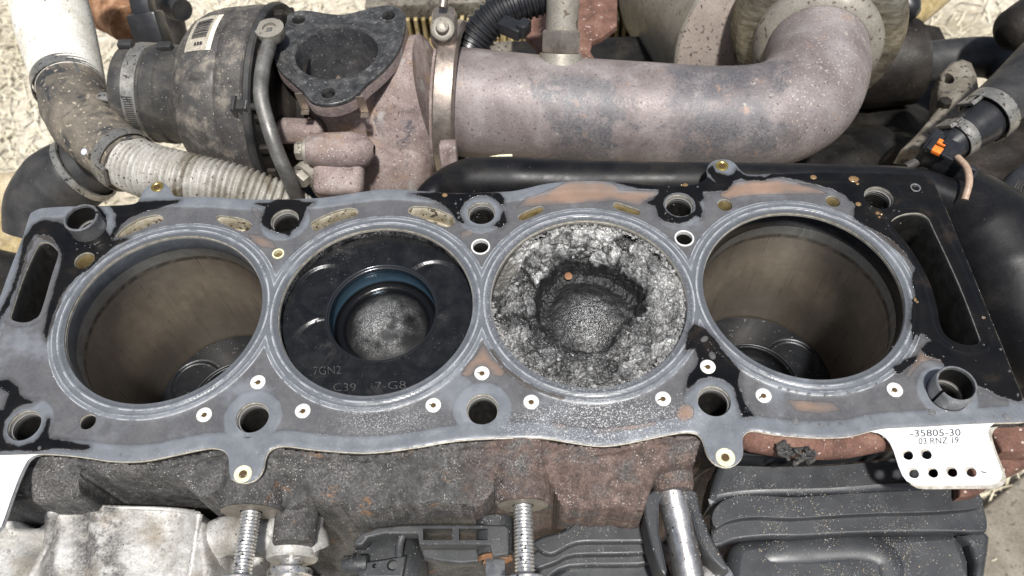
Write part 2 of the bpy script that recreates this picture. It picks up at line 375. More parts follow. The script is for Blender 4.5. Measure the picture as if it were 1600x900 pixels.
slots_px = {
 'a': [(181,369),(192,356),(212,343),(230,337),(246,335),(255,340),(253,346),(240,350),(222,358),(200,366.5),(187,371)],
 'b': [(337,340),(343,336),(360,337.6),(376,340),(388,345),(394,352),(390,358.5),(381,362),(370,359),(356,353),(343,347.5)],
 'c': [(485,350),(492,343),(510,334),(530,327),(548,324),(559,328),(559,334.5),(553,338.5),(536,343),(516,350.5),(500,358.5),(491,361)],
 'd': [(637,329),(643,322.5),(658,321.6),(676,324),(694,330),(706,337),(710.5,345),(708,352),(700,355),(688,352),(672,346),(656,339.5),(642,335)],
 'e': [(809,339),(814,333),(830,326),(842,321.5),(849,323.5),(849,328.5),(843,333),(830,339.5),(818,344),(811,343)],
 'f': [(958,321),(961,316),(967,316),(984,322),(998,327),(1001,332),(998,336),(990,335),(976,331),(962,326)],
 'left_slot': [(57,386),(66,378),(76,379),(86,387),(91,398),(81,430),(64,487),(53,499),(40,504),(24,502),(16,496),(19,483),(36,432)],
 'right_slot': [(1393,346),(1402,338),(1418,333),(1438,333),(1451,341),(1458,354),(1500,445),(1530,523),(1532,533),(1524,538),(1509,539),(1490,533),(1477,523),(1469,507),(1464,480),(1452,440),(1428,396),(1410,373),(1397,355)]}
rounds = {'g': el(1133,320,24), 'h': el(1302,314,23), 'i': el(435,397,15), 'j': el(751,386,26), 'k': el(1069,373,27), 'l': el(132,407,31), 'm': el(137,659,25)}
def resample(lp, step):
    lp = np.asarray(lp); q = np.vstack([lp, lp[:1]]); L = np.r_[0, np.cumsum(np.hypot(*np.diff(q, axis=0).T))]
    n = max(8, int(round(L[-1] / step))); t = np.arange(n) * L[-1] / n
    return np.stack([np.interp(t, L, q[:, 0]), np.interp(t, L, q[:, 1])], 1)
hole_loops = {}
for i, b in enumerate(BORES): hole_loops['bore%d' % i] = circle(b, RB, 260)
for i, b in enumerate(bolt_xy): hole_loops['bolt%d' % i] = circle(b, 7.9 if i in (0, 9) else 6.45, 44)
for k, p in slots_px.items(): hole_loops[k] = resample(smooth_loop(poly(p), 5), .8)
for k, (c, r) in rounds.items(): hole_loops[k] = circle(c, r, 32)
outer_s = smooth_loop(outer, 3)
outer_l = resample(outer_s, .8)

def cdt_plate(outer_l, holes, spacing):
    lo = outer_l.min(0); hi = outer_l.max(0)
    g = []
    if spacing:
        ys = np.arange(lo[1], hi[1], spacing * .866)
        for j, y in enumerate(ys):
            xs = np.arange(lo[0] + (j % 2) * spacing / 2, hi[0], spacing); g.append(np.stack([xs, np.full_like(xs, y)], 1))
        g = np.vstack(g); keep = pip(g, outer_s if len(outer_l) > 900 else outer_l)
        for h in holes:
            l2, h2 = h.min(0) - .1, h.max(0) + .1
            cnd = keep & (g[:, 0] > l2[0]) & (g[:, 0] < h2[0]) & (g[:, 1] > l2[1]) & (g[:, 1] < h2[1])
            idx = np.where(cnd)[0]; keep[idx[pip(g[idx], h)]] = False
        g = g[keep]
    pts = []; edges = []
    for lp in [outer_l] + list(holes):
        b = len(pts); n = len(lp); pts += [tuple(p) for p in lp]; edges += [(b + i, b + (i + 1) % n) for i in range(n)]
    if spacing: pts += [tuple(p) for p in g]
    r = delaunay_2d_cdt([Vector(p) for p in pts], edges, [], 1, 1e-6)
    v = np.array([(p.x, p.y) for p in r[0]]); f = np.array([t[:3] for t in r[2]])
    cen = v[f].mean(1); keep = pip(cen, outer_l)
    for h in holes:
        l2, h2 = h.min(0) - .1, h.max(0) + .1
        idx = np.where(keep & (cen[:, 0] > l2[0]) & (cen[:, 0] < h2[0]) & (cen[:, 1] > l2[1]) & (cen[:, 1] < h2[1]))[0]
        keep[idx[pip(cen[idx], h)]] = False
    return v, f[keep]

gv, gf = cdt_plate(outer_l, list(hole_loops.values()), .85)
def gasket_fields(p):
    dE = seg_dist(p, outer)
    rb = np.min([np.hypot(p[:, 0] - b[0], p[:, 1] - b[1]) for b in BORES], 0)
    db = np.min([np.hypot(p[:, 0] - b[0], p[:, 1] - b[1]) for b in bolt_xy], 0)
    zd = np.minimum(np.minimum(dE - 6.2, rb - 48.2), db - 11.3); zd = np.where(np.abs(p[:, 1]) > 58.5, -2.0, zd)
    dl = np.minimum(seg_dist(p, poly(slots_px['left_slot'])), seg_dist(p, poly(slots_px['right_slot'])))
    return dE, rb, db, zd, dl
def gasket_h(dE, rb, db, zd, dl, p):
    h = .38 * (1 - sstep(-.7, .7, zd))
    G = lambda x, w_: np.exp(-(x / w_) ** 2)
    h += .50 * G(rb - 44.1, .70) - .28 * G(rb - 42.7, .45) - .22 * G(rb - 45.6, .4) + .26 * G(rb - 46.7, .5)
    h += .45 * G(dl - 3.4, .8) * (np.abs(p[:, 0]) > 175) - .2 * G(dl - 1.6, .6)
    h += .10 * G(dE - 5.2, .5) - .3 * (1 - sstep(0, .9, dE))
    h += .06 * fbm(p[:, 0] * .08, p[:, 1] * .08, 3)
    return h
fl = gasket_fields(gv); gh = gasket_h(*fl, gv)
def union(p, polys, z=0):
    d = np.full(len(p), -99.0)
    for q in polys: d = np.maximum(d, sdf(p, poly(q, z)))
    return d
oil_px = [
 [(-20,560),(0,490),(18,455),(30,420),(38,375),(52,352),(70,344),(90,347),(104,353),(108,340),(118,328),(150,322),(200,319),(216,315),(222,316),(284,313),(276,319),(250,325),(225,331),(205,339),(190,351),(178,372),(170,377),(196,373),(204,374),(180,385),(160,402),(140,422),(120,434),(100,455),(86,485),(77,512),(73,530),(68,522),(72,500),(80,470),(91,430),(97,402),(93,388),(84,374),(70,367),(54,368),(46,384),(42,398),(30,435),(16,475),(2,500)],
 [(400,319),(420,318),(436,312),(460,312),(475,316.5),(491,317),(480,325),(473,340),(468,355),(456,362),(452,371),(446,366),(432,364),(418,358),(408,348),(411,335),(416,325)],
 [(640,304),(680,301),(715,302),(768,300),(782,303),(787,312),(785,325),(790,340),(793,347),(783,356),(770,353),(755,353),(735,352),(720,349),(713,342),(705,332),(695,322),(680,314),(668,310),(655,307)],
 [(958,285),(975,290),(1000,296),(1030,297),(1028,305),(1020,312),(1010,317),(1024,322),(1028,338),(1042,347),(1060,350),(1076,346),(1085,337),(1095,342),(1097,330),(1092,318),(1100,310),(1098,301),(1126,297),(1120,288),(1105,276),(1085,286),(1040,288),(990,283)],
 [(1104,266),(1112,278),(1118,287),(1124,297),(1132,300),(1139,294),(1146,284),(1158,280),(1168,284),(1180,282),(1192,284),(1200,280),(1188,276),(1172,277),(1160,273),(1150,264),(1147,272),(1136,275),(1118,271),(1114,258)],
 [(1190,281),(1205,272),(1300,267),(1440,270),(1460,283),(1502,380),(1562,530),(1599,620),(1594,628),(1585,626),(1560,618),(1545,608),(1522,602),(1505,590),(1480,580),(1470,562),(1446,556),(1440,545),(1455,532),(1440,520),(1432,532),(1426,500),(1432,470),(1429,455),(1424,440),(1429,420),(1418,400),(1398,377),(1372,362),(1347,352),(1334,342),(1336,322),(1322,306),(1300,295),(1270,287),(1240,281),(1225,278)],
 [(1074,522),(1084,507),(1101,515),(1116,530),(1129,548),(1142,565),(1156,580),(1154,600),(1160,622),(1176,650),(1160,653),(1152,628),(1147,606),(1130,594),(1112,589),(1096,592),(1084,600),(1072,614),(1074,590),(1088,572),(1092,560),(1085,545),(1070,550)],
 [(-30,598),(12,593),(20,600),(28,605),(31,617),(40,625),(57,627),(50,632),(35,633),(20,645),(8,660),(5,680),(10,693),(30,698),(55,691),(70,673),(75,654),(79,656),(75,685),(100,690),(138,697),(141,701),(130,704),(90,701),(60,705),(30,704),(-40,708),(-40,650),(5,640),(10,625),(15,615),(0,606)],
 [(1424,470),(1432,465),(1436,480),(1433,520),(1426,536),(1422,505)],
 [(1395,575),(1420,560),(1436,555),(1426,568),(1408,582),(1400,585)]]
oil = union(gv, oil_px)
for c, r in (((0, BW / 2), 9.6), ((90, BW / 2 + .2), 7.4)): oil = np.minimum(oil, np.hypot(gv[:, 0] - c[0], gv[:, 1] - c[1]) - r)
oil = np.maximum(oil, np.where((gv[:, 0] > 60) & (gv[:, 0] < 120) & (gv[:, 1] > 0), 9.0 - np.abs(np.hypot(gv[:, 0] - 90, gv[:, 1] - 47.8) - 8.0) * 3 - 7, -99))
oil = np.minimum(oil, -(sdf(gv, poly([(152,318),(172,322),(182,336),(180,352),(172,370),(160,352),(166,338)]))))
tan = union(gv, [  # outlines of the tan reflections that are painted into the sheet colour
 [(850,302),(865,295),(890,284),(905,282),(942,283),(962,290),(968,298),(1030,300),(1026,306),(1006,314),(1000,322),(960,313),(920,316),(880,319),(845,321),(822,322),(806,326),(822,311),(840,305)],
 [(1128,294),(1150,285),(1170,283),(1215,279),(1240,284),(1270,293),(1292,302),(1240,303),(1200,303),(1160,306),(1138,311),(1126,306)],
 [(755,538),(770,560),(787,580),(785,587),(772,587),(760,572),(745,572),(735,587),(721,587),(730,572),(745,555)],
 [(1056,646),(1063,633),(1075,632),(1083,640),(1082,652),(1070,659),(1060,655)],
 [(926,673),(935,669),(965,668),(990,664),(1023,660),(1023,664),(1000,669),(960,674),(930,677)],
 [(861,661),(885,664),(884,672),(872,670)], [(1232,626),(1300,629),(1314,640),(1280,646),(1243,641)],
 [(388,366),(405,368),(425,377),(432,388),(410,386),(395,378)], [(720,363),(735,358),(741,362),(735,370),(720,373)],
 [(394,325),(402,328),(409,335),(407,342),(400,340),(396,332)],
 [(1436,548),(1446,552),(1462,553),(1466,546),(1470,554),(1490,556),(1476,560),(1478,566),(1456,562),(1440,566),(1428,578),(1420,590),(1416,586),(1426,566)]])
stain = np.maximum(-seg_dist(gv, poly([(768,548),(790,578),(822,602),(858,617),(880,622)]), False) + 1.0,
                   union(gv, [[(100,352),(120,350),(160,390),(110,440),(80,520),(72,535),(66,520),(90,430),(96,400)], [(30,420),(45,380),(70,362),(96,385),(60,372),(46,395),(34,440)], [(1325,335),(1360,352),(1400,378),(1425,410),(1400,392),(1360,362)]]))
dust = np.exp(-(((gv[:, 0] - 45) / 34) ** 2 + ((gv[:, 1] + 55) / 9) ** 2)) * 1.0 + np.exp(-(((gv[:, 0] + 38) / 26) ** 2 + ((gv[:, 1] + 52) / 9) ** 2)) * .45 + np.exp(-((fl[1] - 42.5) / 2.0) ** 2) * (np.abs(gv[:, 0] - 45) < 44) * .3
FR = {k: v for k, v in zip(('dE', 'rb', 'db', 'zd', 'dl'), fl)}

def gasket_material():
    n = NT('grey_coated_gasket')
    nz = n.noise(9, 6, .6); nf = n.noise(1.3, 5, .6, 4); nb = n.noise(30, 4, .6, 9)
    wob = n.math('MULTIPLY', n.math('SUBTRACT', n.noise(5.5, 9, .72, 6, .6), .5), 5.0)
    light = n.ramp(nz, [(.3, (.112, .121, .134)), (.55, (.138, .148, .163)), (.75, (.178, .190, .207))])
    dark = n.ramp(nz, [(.3, (.074, .074, .077)), (.7, (.104, .103, .105))])
    zd = n.math('ADD', n.attr('zd'), n.math('MULTIPLY', wob, .5))
    col = n.mix(n.rng(zd, -.5, .4), light, dark)
    rb = n.attr('rb')
    col = n.mix(n.rng(n.math('ADD', rb, n.math('MULTIPLY', wob, .12)), 43.4, 43.2), col, (.078, .084, .092))
    brk = n.rng(n.noise(6, 7, .75, 29), .40, .56)
    col = n.mix(n.math('MULTIPLY', n.rng(n.math('ABSOLUTE', n.math('SUBTRACT', rb, 45.4)), 1.3, .9), .55), col, (.085, .090, .098))
    for r0, hw, st_ in ((44.15, .30, .62), (46.55, .20, .5), (48.1, .16, .75)): col = n.mix(n.math('MULTIPLY', n.math('MULTIPLY', n.rng(n.math('ABSOLUTE', n.math('SUBTRACT', rb, r0)), hw + .12, hw - .08), brk), st_), col, (.46, .47, .48))  # bead highlights painted in as thin, broken pale lines
    col = n.mix(n.math('MULTIPLY', n.rng(nf, .35, .75), .10), col, (.26, .27, .29))
    col = n.mix(n.math('MULTIPLY', n.rng(nb, .54, .70), .5), col, (.225, .242, .268))
    # metal dust
    d = n.attr('dust'); g1 = speck(n, .45, .22); g2 = speck(n, .8, .12)
    gg = n.math('MAXIMUM', g1, g2); dm = n.math('MULTIPLY', gg, n.rng(n.math('ADD', d, n.math('MULTIPLY', wob, .1)), .12, .7))
    col = n.mix(dm, col, (.48, .48, .475))
    
    # brown stains; tan reflections painted in as a brown film colour
    st = n.rng(n.math('ADD', n.attr('stain'), n.math('MULTIPLY', wob, .6)), -.3, .6); col = n.mix(n.math('MULTIPLY', st, .8), col, (.045, .035, .026))
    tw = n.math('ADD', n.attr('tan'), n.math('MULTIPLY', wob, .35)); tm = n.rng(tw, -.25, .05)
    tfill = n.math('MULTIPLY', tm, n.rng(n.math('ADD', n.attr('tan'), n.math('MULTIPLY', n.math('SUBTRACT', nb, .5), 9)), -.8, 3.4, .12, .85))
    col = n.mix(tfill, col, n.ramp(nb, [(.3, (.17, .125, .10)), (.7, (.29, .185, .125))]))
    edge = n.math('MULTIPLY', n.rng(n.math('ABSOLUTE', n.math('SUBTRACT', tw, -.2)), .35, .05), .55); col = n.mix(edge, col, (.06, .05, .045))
    # black oil
    ow = n.math('ADD', n.attr('oil'), n.math('MULTIPLY', wob, .55)); om = n.rng(ow, -.12, .12)
    halo = n.math('MULTIPLY', n.rng(n.math('ADD', ow, n.math('MULTIPLY', n.math('SUBTRACT', nz, .5), 5)), -2.6, .4), .62); col = n.mix(halo, col, (.030, .028, .027))
    col = n.mix(om, col, n.ramp(n.noise(14, 5, .6, 2), [(.35, (.004, .004, .0045)), (.6, (.008, .0075, .007)), (.75, (.026, .020, .015))]))
    rg = n.rng(nz, .3, .7, .22, .40)
    rg = n.fmix(halo, rg, .25); rg = n.fmix(tm, rg, .16); rg = n.fmix(n.math('MULTIPLY', st, .7), rg, .2); rg = n.fmix(om, rg, n.rng(n.noise(18, 4, .6, 12), .4, .7, .05, .16))
    dry = n.math('SUBTRACT', 1.0, n.math('MAXIMUM', om, tm))
    nr = n.bump(n.math('MULTIPLY', nf, dry), .022, 1.0)
    nr = n.bump(n.math('MULTIPLY', dm, .5), .15, 1.0, nr)
    nr = n.bump(n.rng(ow, -.5, .6), .6, .9, nr)
    nr = n.bump(n.rng(tw, -.6, .6), .12, .8, nr)
    nr = n.bump(n.noise(7, 3, .5, 15), .12, .5, nr)
    return n.out(col, rg, 0.0, nr, n.fmix(om, .5, .3))
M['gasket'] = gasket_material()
def layered_edge():
    n = NT('layered_gasket_edge'); z = n.xyz()[2]
    f = n.noise(2.5, 5, .6)
    col = n.ramp(f, [(.35, (.36, .33, .27)), (.65, (.62, .59, .52))])
    return n.out(col, .45, .45)
M['gasket_edge'] = layered_edge()

gasket = thing('head_gasket', 'grey coated multi-layer head gasket lying on the engine block, wet with black oil', 'gasket', (0, 0, 0))
# top sheet
me = bpy.data.meshes.new('coated_sheet')
me.from_pydata((np.c_[gv, gh] * S).tolist(), [], gf.tolist())
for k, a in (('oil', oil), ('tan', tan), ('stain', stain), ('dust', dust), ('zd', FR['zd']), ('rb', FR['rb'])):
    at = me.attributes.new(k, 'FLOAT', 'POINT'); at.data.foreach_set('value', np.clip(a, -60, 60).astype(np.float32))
me.polygons.foreach_set('use_smooth', [True] * len(me.polygons))
bm = bmesh.new(); bm.from_mesh(me)
if sum(f.normal.z for f in list(bm.faces)[:200]) < 0: bmesh.ops.reverse_faces(bm, faces=bm.faces)
bm.to_mesh(me); bm.free()
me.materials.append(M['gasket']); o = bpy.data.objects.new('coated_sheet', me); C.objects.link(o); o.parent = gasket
# layered edges of every opening and of the rim
def loop_normal(lp, hole):
    t = np.roll(lp, -1, 0) - np.roll(lp, 1, 0); nn = np.stack([t[:, 1], -t[:, 0]], 1); nn /= np.maximum(1e-9, np.hypot(*nn.T))[:, None]
    a = np.sum(lp[:, 0] * np.roll(lp[:, 1], -1) - lp[:, 1] * np.roll(lp[:, 0], -1))
    return nn if (a > 0) != hole else -nn     # points out of the material
def edge_strip(mb, lp, hole, z0arr):
    nn = loop_normal(lp, hole); n = len(lp)
    rows = [(0, 0), (0, -.35), (-.35, -.42), (-.35, -.52), (.12, -.58), (.12, -.92), (-.35, -1.0), (-.35, -1.1), (.05, -1.16), (.05, -1.55)]
    vs = []
    for off, z in rows:
        q = lp + nn * off
        for i in range(n): vs.append((q[i, 0], q[i, 1], (z0arr[i] if z == 0 else min(z, z0arr[i] - .05))))
    fs = [(j * n + i, j * n + (i + 1) % n, (j + 1) * n + (i + 1) % n, (j + 1) * n + i) for j in range(len(rows) - 1) for i in range(n)]
    mb.add(vs, fs)
mbH = MB()
for k, lp in hole_loops.items(): edge_strip(mbH, lp, True, gasket_h(*gasket_fields(lp), lp))
mbH.build('opening_edges', M['gasket_edge'], gasket, smooth=30)
mbR = MB(); edge_strip(mbR, outer_l, False, gasket_h(*gasket_fields(outer_l), outer_l)); mbR.build('rim_edge', M['gasket_edge'], gasket, smooth=30)

# lettering made from the built-in font
def text_geo(s, offset=0.0):
    cu = bpy.data.curves.new('t', 'FONT'); cu.body = s; cu.size = 1; cu.offset = offset; cu.resolution_u = 3
    ob = bpy.data.objects.new('t', cu); C.objects.link(ob); bpy.context.view_layer.update()
    dg = bpy.context.evaluated_depsgraph_get(); m_ = bpy.data.meshes.new_from_object(ob.evaluated_get(dg))
    v = np.array([tuple(q.co)[:2] for q in m_.vertices]); f = [tuple(p.vertices) for p in m_.polygons]
    bpy.data.objects.remove(ob); bpy.data.curves.remove(cu); bpy.data.meshes.remove(m_)
    v = (v - v.min(0)) / (v.max(0) - v.min(0)); return v, f
def text_on(mb, s, bl, br, tl, z, offset=0.0):
    v, f = text_geo(s, offset); a = U(*bl, z); b = U(*br, z); c = U(*tl, z)
    mb.add([a + (b - a) * p[0] + (c - a) * p[1] for p in v], f)

# the bare tag with the part number
tag_px = [(1554,661),(1547,667),(1544,675),(1547,688),(1554,707),(1562,727),(1566,739),(1565,747),(1560,753),(1552,756.5),(1540,757.5),(1480,758),(1441,758.5),(1428,757),(1417,751),(1410,742),(1404,727),(1397,705),(1391,692),(1383,682),(1373,676.5),(1360,674),(1385,669.6),(1440,667.2),(1500,663.6)]
tp = poly(tag_px); 
tag_holes = [(1418,710.5),(1447,709.5),(1427,739),(1457,738),(1487,737),(1517,737)]
n_ = NT('bright_bare_tag'); f_ = n_.noise(16, 5, .6)
M['tag'] = n_.out(n_.ramp(f_, [(.3, (.80, .81, .82)), (.7, (.86, .87, .88))]), .36, .15, n_.bump(n_.noise(1, 3, .6), .02))
def circ3(px, py, r, z, n=22): c = U(px, py, z); return [c + V(r * math.cos(2 * math.pi * i / n), r * math.sin(2 * math.pi * i / n), 0) for i in range(n)]
mb = MB(); mb.prism([V(x, y, -.15) for x, y in tp], (0, 0, -.3), .0, holes=[circ3(a, b, 2.05, -.15) for a, b in tag_holes])
tago = mb.build('part_number_tag', M['tag'], gasket, smooth=20); tago['label'] = 'bright white tag with six holes and a part number'
mb = MB(); sh = V(1.3, -1.2, -.75)
mb.prism([V(x, y, 0) + sh for x, y in tp[:21]], (0, 0, -.3), 0, holes=[[q + sh * .7 + V(0, 0, sh.z * .3 + .15) for q in circ3(a, b, 2.3, -.15)] for a, b in tag_holes]); mb.build('lower_tag_layer', M['gasket_edge'], gasket, smooth=20)
for s_, bl, br, tl in (('-35805-30', (1422.5,682.5), (1501.5,681), (1422,671.5)), ('03 RNZ 19', (1435.5,694.5), (1498.5,692.5), (1435,684.5))):
    mb = MB(); text_on(mb, s_, bl, br, tl, -.09, .006); mb.build('etched_number', M['ink'], tago, smooth=0)
mb = MB(); mb.prism([U(a, b, -.12) for a, b in ((1533,736),(1541,737.5),(1541,739.5),(1533,738))], (0, 0, -.02)); mb.build('ink_mark', M['ink'], tago, smooth=0)
# second tag at the left edge of the frame
t2 = [(62,710),(52,712),(43,719),(36,732),(27,752),(16,782),(8,806),(2,822),(-12,836),(-40,840),(-80,838),(-80,714)]
mb = MB(); mb.prism([U(a, b, -.15) for a, b in t2], (0, 0, -.3)); o = mb.build('side_tag', M['tag'], gasket, smooth=20)
mb = MB(); mb.prism([U(a, b, -.15) + V(.9, -.3, -.6) for a, b in t2], (0, 0, -.3)); mb.build('side_tag_layer', M['steel_dowel'], gasket, smooth=20)

# rivets and eyelets
def washer(mb, c, ro, ri, h, dish=.25):
    mb.lathe([(ro, -.1), (ro, h * .6), (ro - .25, h), (ri + .7, h), (ri + .15, h - dish), (ri, h - dish - .3), (ri, -.4)], c, (0, 0, 1), 28)
for (px, py) in [(403,597),(319,648),(473,642),(753,583),(677,633),(830,628),(1036,623),(1106,573),(1193,618),(1398,609)]:
    p = U(px, py, .3); mb = MB(); washer(mb, (p.x, p.y, .12), 3.05, .95, .5)
    rv = mb.build('rivet', M['white_rivet'], gasket, org=p)
    mb = MB(); mb.lathe([(1.0, 0), (0.01, .0)], (p.x, p.y, .14), (0, 0, 1), 16)
    ra = R(20) + random.uniform(-.5, .5); rq = Matrix.Rotation(ra, 3, 'Z'); k9 = random.uniform(.5, 1.0)
    mb.prism([p.xy.to_3d() + rq @ V(a_ * k9, b_ * k9, 0) + V(0, 0, .635) for a_, b_ in ((-2.9, -.35), (-.9, -.3), (-.9, .3), (-2.2, .25))], (0, 0, -.05))
    mb.build('rivet_core', M['rivet_core'], rv, smooth=30)
for (px, py, ro, m_, nm) in [(246,292.5,2.95,'brass','eyelet'), (1128,259.5,3.0,'brass','eyelet'), (380,741,3.4,'brass_pale','eyelet'), (1133,715,3.6,'brass_pale','eyelet')]:
    p = U(px, py, .3); mb = MB(); washer(mb, (p.x, p.y, .45), ro, 1.45, .55, .3)
    rv = mb.build(nm, M[m_], gasket, org=p)
    mb = MB(); mb.lathe([(1.5, 0), (0.01, .0)], (p.x, p.y, .62), (0, 0, 1), 16); mb.build('eyelet_core', M['rivet_core'], rv)
for (px, py, ro) in [(1430,294,2.3)]:
    p = U(px, py, .3); mb = MB(); washer(mb, (p.x, p.y, .4), ro, ro - .7, .5, .1); mb.build('eyelet', M['steel_dowel'], gasket, org=p)
for k in ('i', 'j', 'k'):                    # pale bushed rims of three small openings
    c, r = rounds[k]; mb = MB(); mb.lathe([(r + .55, .1), (r + .5, .52), (r + .2, .62), (r - .15, .5), (r - .2, -1.6)], (c[0], c[1], 0), (0, 0, 1), 32)
    mb.build('bushed_rim', M['white_rivet'] if k != 'i' else M['brass_pale'], gasket)

# =====================================================================================================
# ENGINE BLOCK
# =====================================================================================================
block = thing('engine_block', 'cast iron four cylinder engine block, sooty and rust brown, cylinder head removed', 'engine block', (0, 0, -60))
def shrink(lp, q, hole=False): return lp - loop_normal(lp, hole) * q
M['deck'] = mat('machined_deck_iron', [(.12, .115, .11), (.22, .215, .21)], 8, .5, .2, .6, .03, 1)
_ey = np.array([U2(246,288), U2(1128,256), U2(380,738), U2(1133,712)])
_os = outer_s[np.min([np.hypot(*(outer_s - e).T) for e in _ey], 0) > 10.5]
bl_out = resample(_os, 2.5); bl_out = shrink(bl_out, 1.2)
deck_holes = []
for k, lp in hole_loops.items():
    if k.startswith('bore'): deck_holes.append(circle(BORES[int(k[4])], 41.0, 120))
    elif k.startswith('bolt'): deck_holes.append(circle(bolt_xy[int(k[4])], 6.2, 30))
    else: deck_holes.append(resample(shrink(lp, -.0, True), 1.6))
dv, df = cdt_plate(bl_out, deck_holes, None)
mb = MB(); mb.add([(x, y, -1.62) for x, y in dv], [tuple(t) for t in df]); mb.build('deck_face', M['deck'], block, smooth=0)
M['block_iron'] = mat('sooty_block_iron', [(.03, .028, .027), (.065, .06, .056), (.11, .10, .09)], 10, .8, .2, .1, .2, 1, [((.3, .28, .25), 1.2, .08)], .3)
bo2 = shrink(bl_out, 2.5); n = len(bl_out)
mb = MB(); mb.add([(x, y, -1.62) for x, y in bl_out] + [(x, y, -6) for x, y in bl_out] + [(x, y, -75) for x, y in bo2], [(j * n + i, j * n + (i + 1) % n, (j + 1) * n + (i + 1) % n, (j + 1) * n + i) for j in range(2) for i in range(n)])
mb.build('side_wall', M['block_iron'], block, smooth=50)

def wall_mat(i):
    n = NT('cylinder_wall_%s' % ['tan', 'sooty', 'dusty', 'oily'][i]); z = n.math('MULTIPLY', n.xyz()[2], 1000)
    wob = n.math('MULTIPLY', n.math('SUBTRACT', n.noise(8, 6, .65), .5), 1.5)
    zz = n.math('ADD', z, wob)
    st = n.noise(5, 8, .7, 3, .4); big = n.noise(46, 4, .5, 7); vs = n.noise(2.2, 6, .7, 13, 0, (1, 1, .06)); hone = n.noise(.8, 3, .6, 17, 0, (.15, .15, 1))
    low = n.ramp(big, [(.32, (.38, .325, .25)), (.5, (.54, .445, .335)), (.7, (.64, .545, .42))])
    low = n.mix(.45, low, n.ramp(st, [(.3, (.6, .6, .6)), (.7, (1.3, 1.3, 1.3))]), 'MULTIPLY'); low = n.mix(.28, low, n.ramp(vs, [(.3, (.55, .55, .55)), (.7, (1.4, 1.4, 1.4))]), 'MULTIPLY')
    band = n.ramp(st, [(.3, (.40, .38, .33)), (.7, (.60, .58, .51))])
    col = n.mix(n.rng(zz, -16.5, -14.5), low, band)
    ln = n.math('MULTIPLY', n.rng(n.math('ABSOLUTE', n.math('ADD', zz, 17)), 2.2, .4), n.rng(st, .35, .6)); col = n.mix(n.math('MULTIPLY', ln, .8), col, (.035, .033, .03))
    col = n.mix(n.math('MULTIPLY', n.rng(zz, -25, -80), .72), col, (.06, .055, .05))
    top = {0: (.20, .215, .235), 1: (.02, .021, .024), 2: (.12, .115, .10), 3: (.012, .013, .016)}[i]
    tcol = n.mix(.6, top, n.ramp(st, [(.3, (.5, .5, .5)), (.7, (1.5, 1.5, 1.5))]), 'MULTIPLY')
    col = n.mix(n.rng(zz, -9.6, -9.2), col, tcol)
    if i in (1, 2): col = n.mix(n.math('MULTIPLY', speck(n, .6, .5), n.rng(n.noise(6, 4), .4, .6)), col, (.4, .39, .37))
    rg = n.fmix(n.rng(zz, -9.6, -9.2), n.rng(vs, .3, .7, .26, .42), .42 if i != 3 else .2)
    nr = n.bump(hone, .025, 1, n.bump(vs, .03)); return n.out(col, rg, .45, nr, .5)
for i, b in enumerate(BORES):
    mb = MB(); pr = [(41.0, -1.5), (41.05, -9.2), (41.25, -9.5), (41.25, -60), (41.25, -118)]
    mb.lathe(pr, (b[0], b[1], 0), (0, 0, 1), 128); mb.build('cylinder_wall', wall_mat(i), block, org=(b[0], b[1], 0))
# threaded bolt holes, oil drains and coolant passages
n_ = NT('shaded_oily_thread'); z_ = n_.math('MULTIPLY', n_.xyz()[2], 1000)
M['thread'] = n_.out(n_.mix(n_.rng(z_, -6, -1.5), n_.ramp(n_.noise(3, 5), [(.3, (.008, .0075, .007)), (.7, (.035, .033, .03))]), (.30, .29, .27)), .35, .3)  # darker colour down the hole stands in for shade
M['hole_dark'] = mat('black_passage', [(.0025, .0025, .002), (.006, .005, .004)], 8, .6, .2, 0, .1, 2)
M['passage'] = mat('limescaled_passage', [(.16, .13, .08), (.34, .30, .22), (.48, .45, .37)], 7, .8, .2, 0, .2, 1, [((.08, .06, .04), 1.8, .2)], .3)
M['passage_dim'] = mat('dim_brown_passage', [(.06, .045, .02), (.16, .12, .05), (.24, .19, .09)], 7, .7, .2, 0, .1, 1)
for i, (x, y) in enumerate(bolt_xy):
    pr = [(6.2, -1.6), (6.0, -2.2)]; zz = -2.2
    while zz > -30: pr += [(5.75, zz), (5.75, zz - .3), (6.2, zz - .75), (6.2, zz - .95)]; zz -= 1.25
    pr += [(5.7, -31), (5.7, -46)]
    mb = MB(); mb.lathe(pr, (x, y, 0), (0, 0, 1), 40, cap1=True); mb.build('bolt_hole', M['thread'], block, org=(x, y, 0), smooth=60)
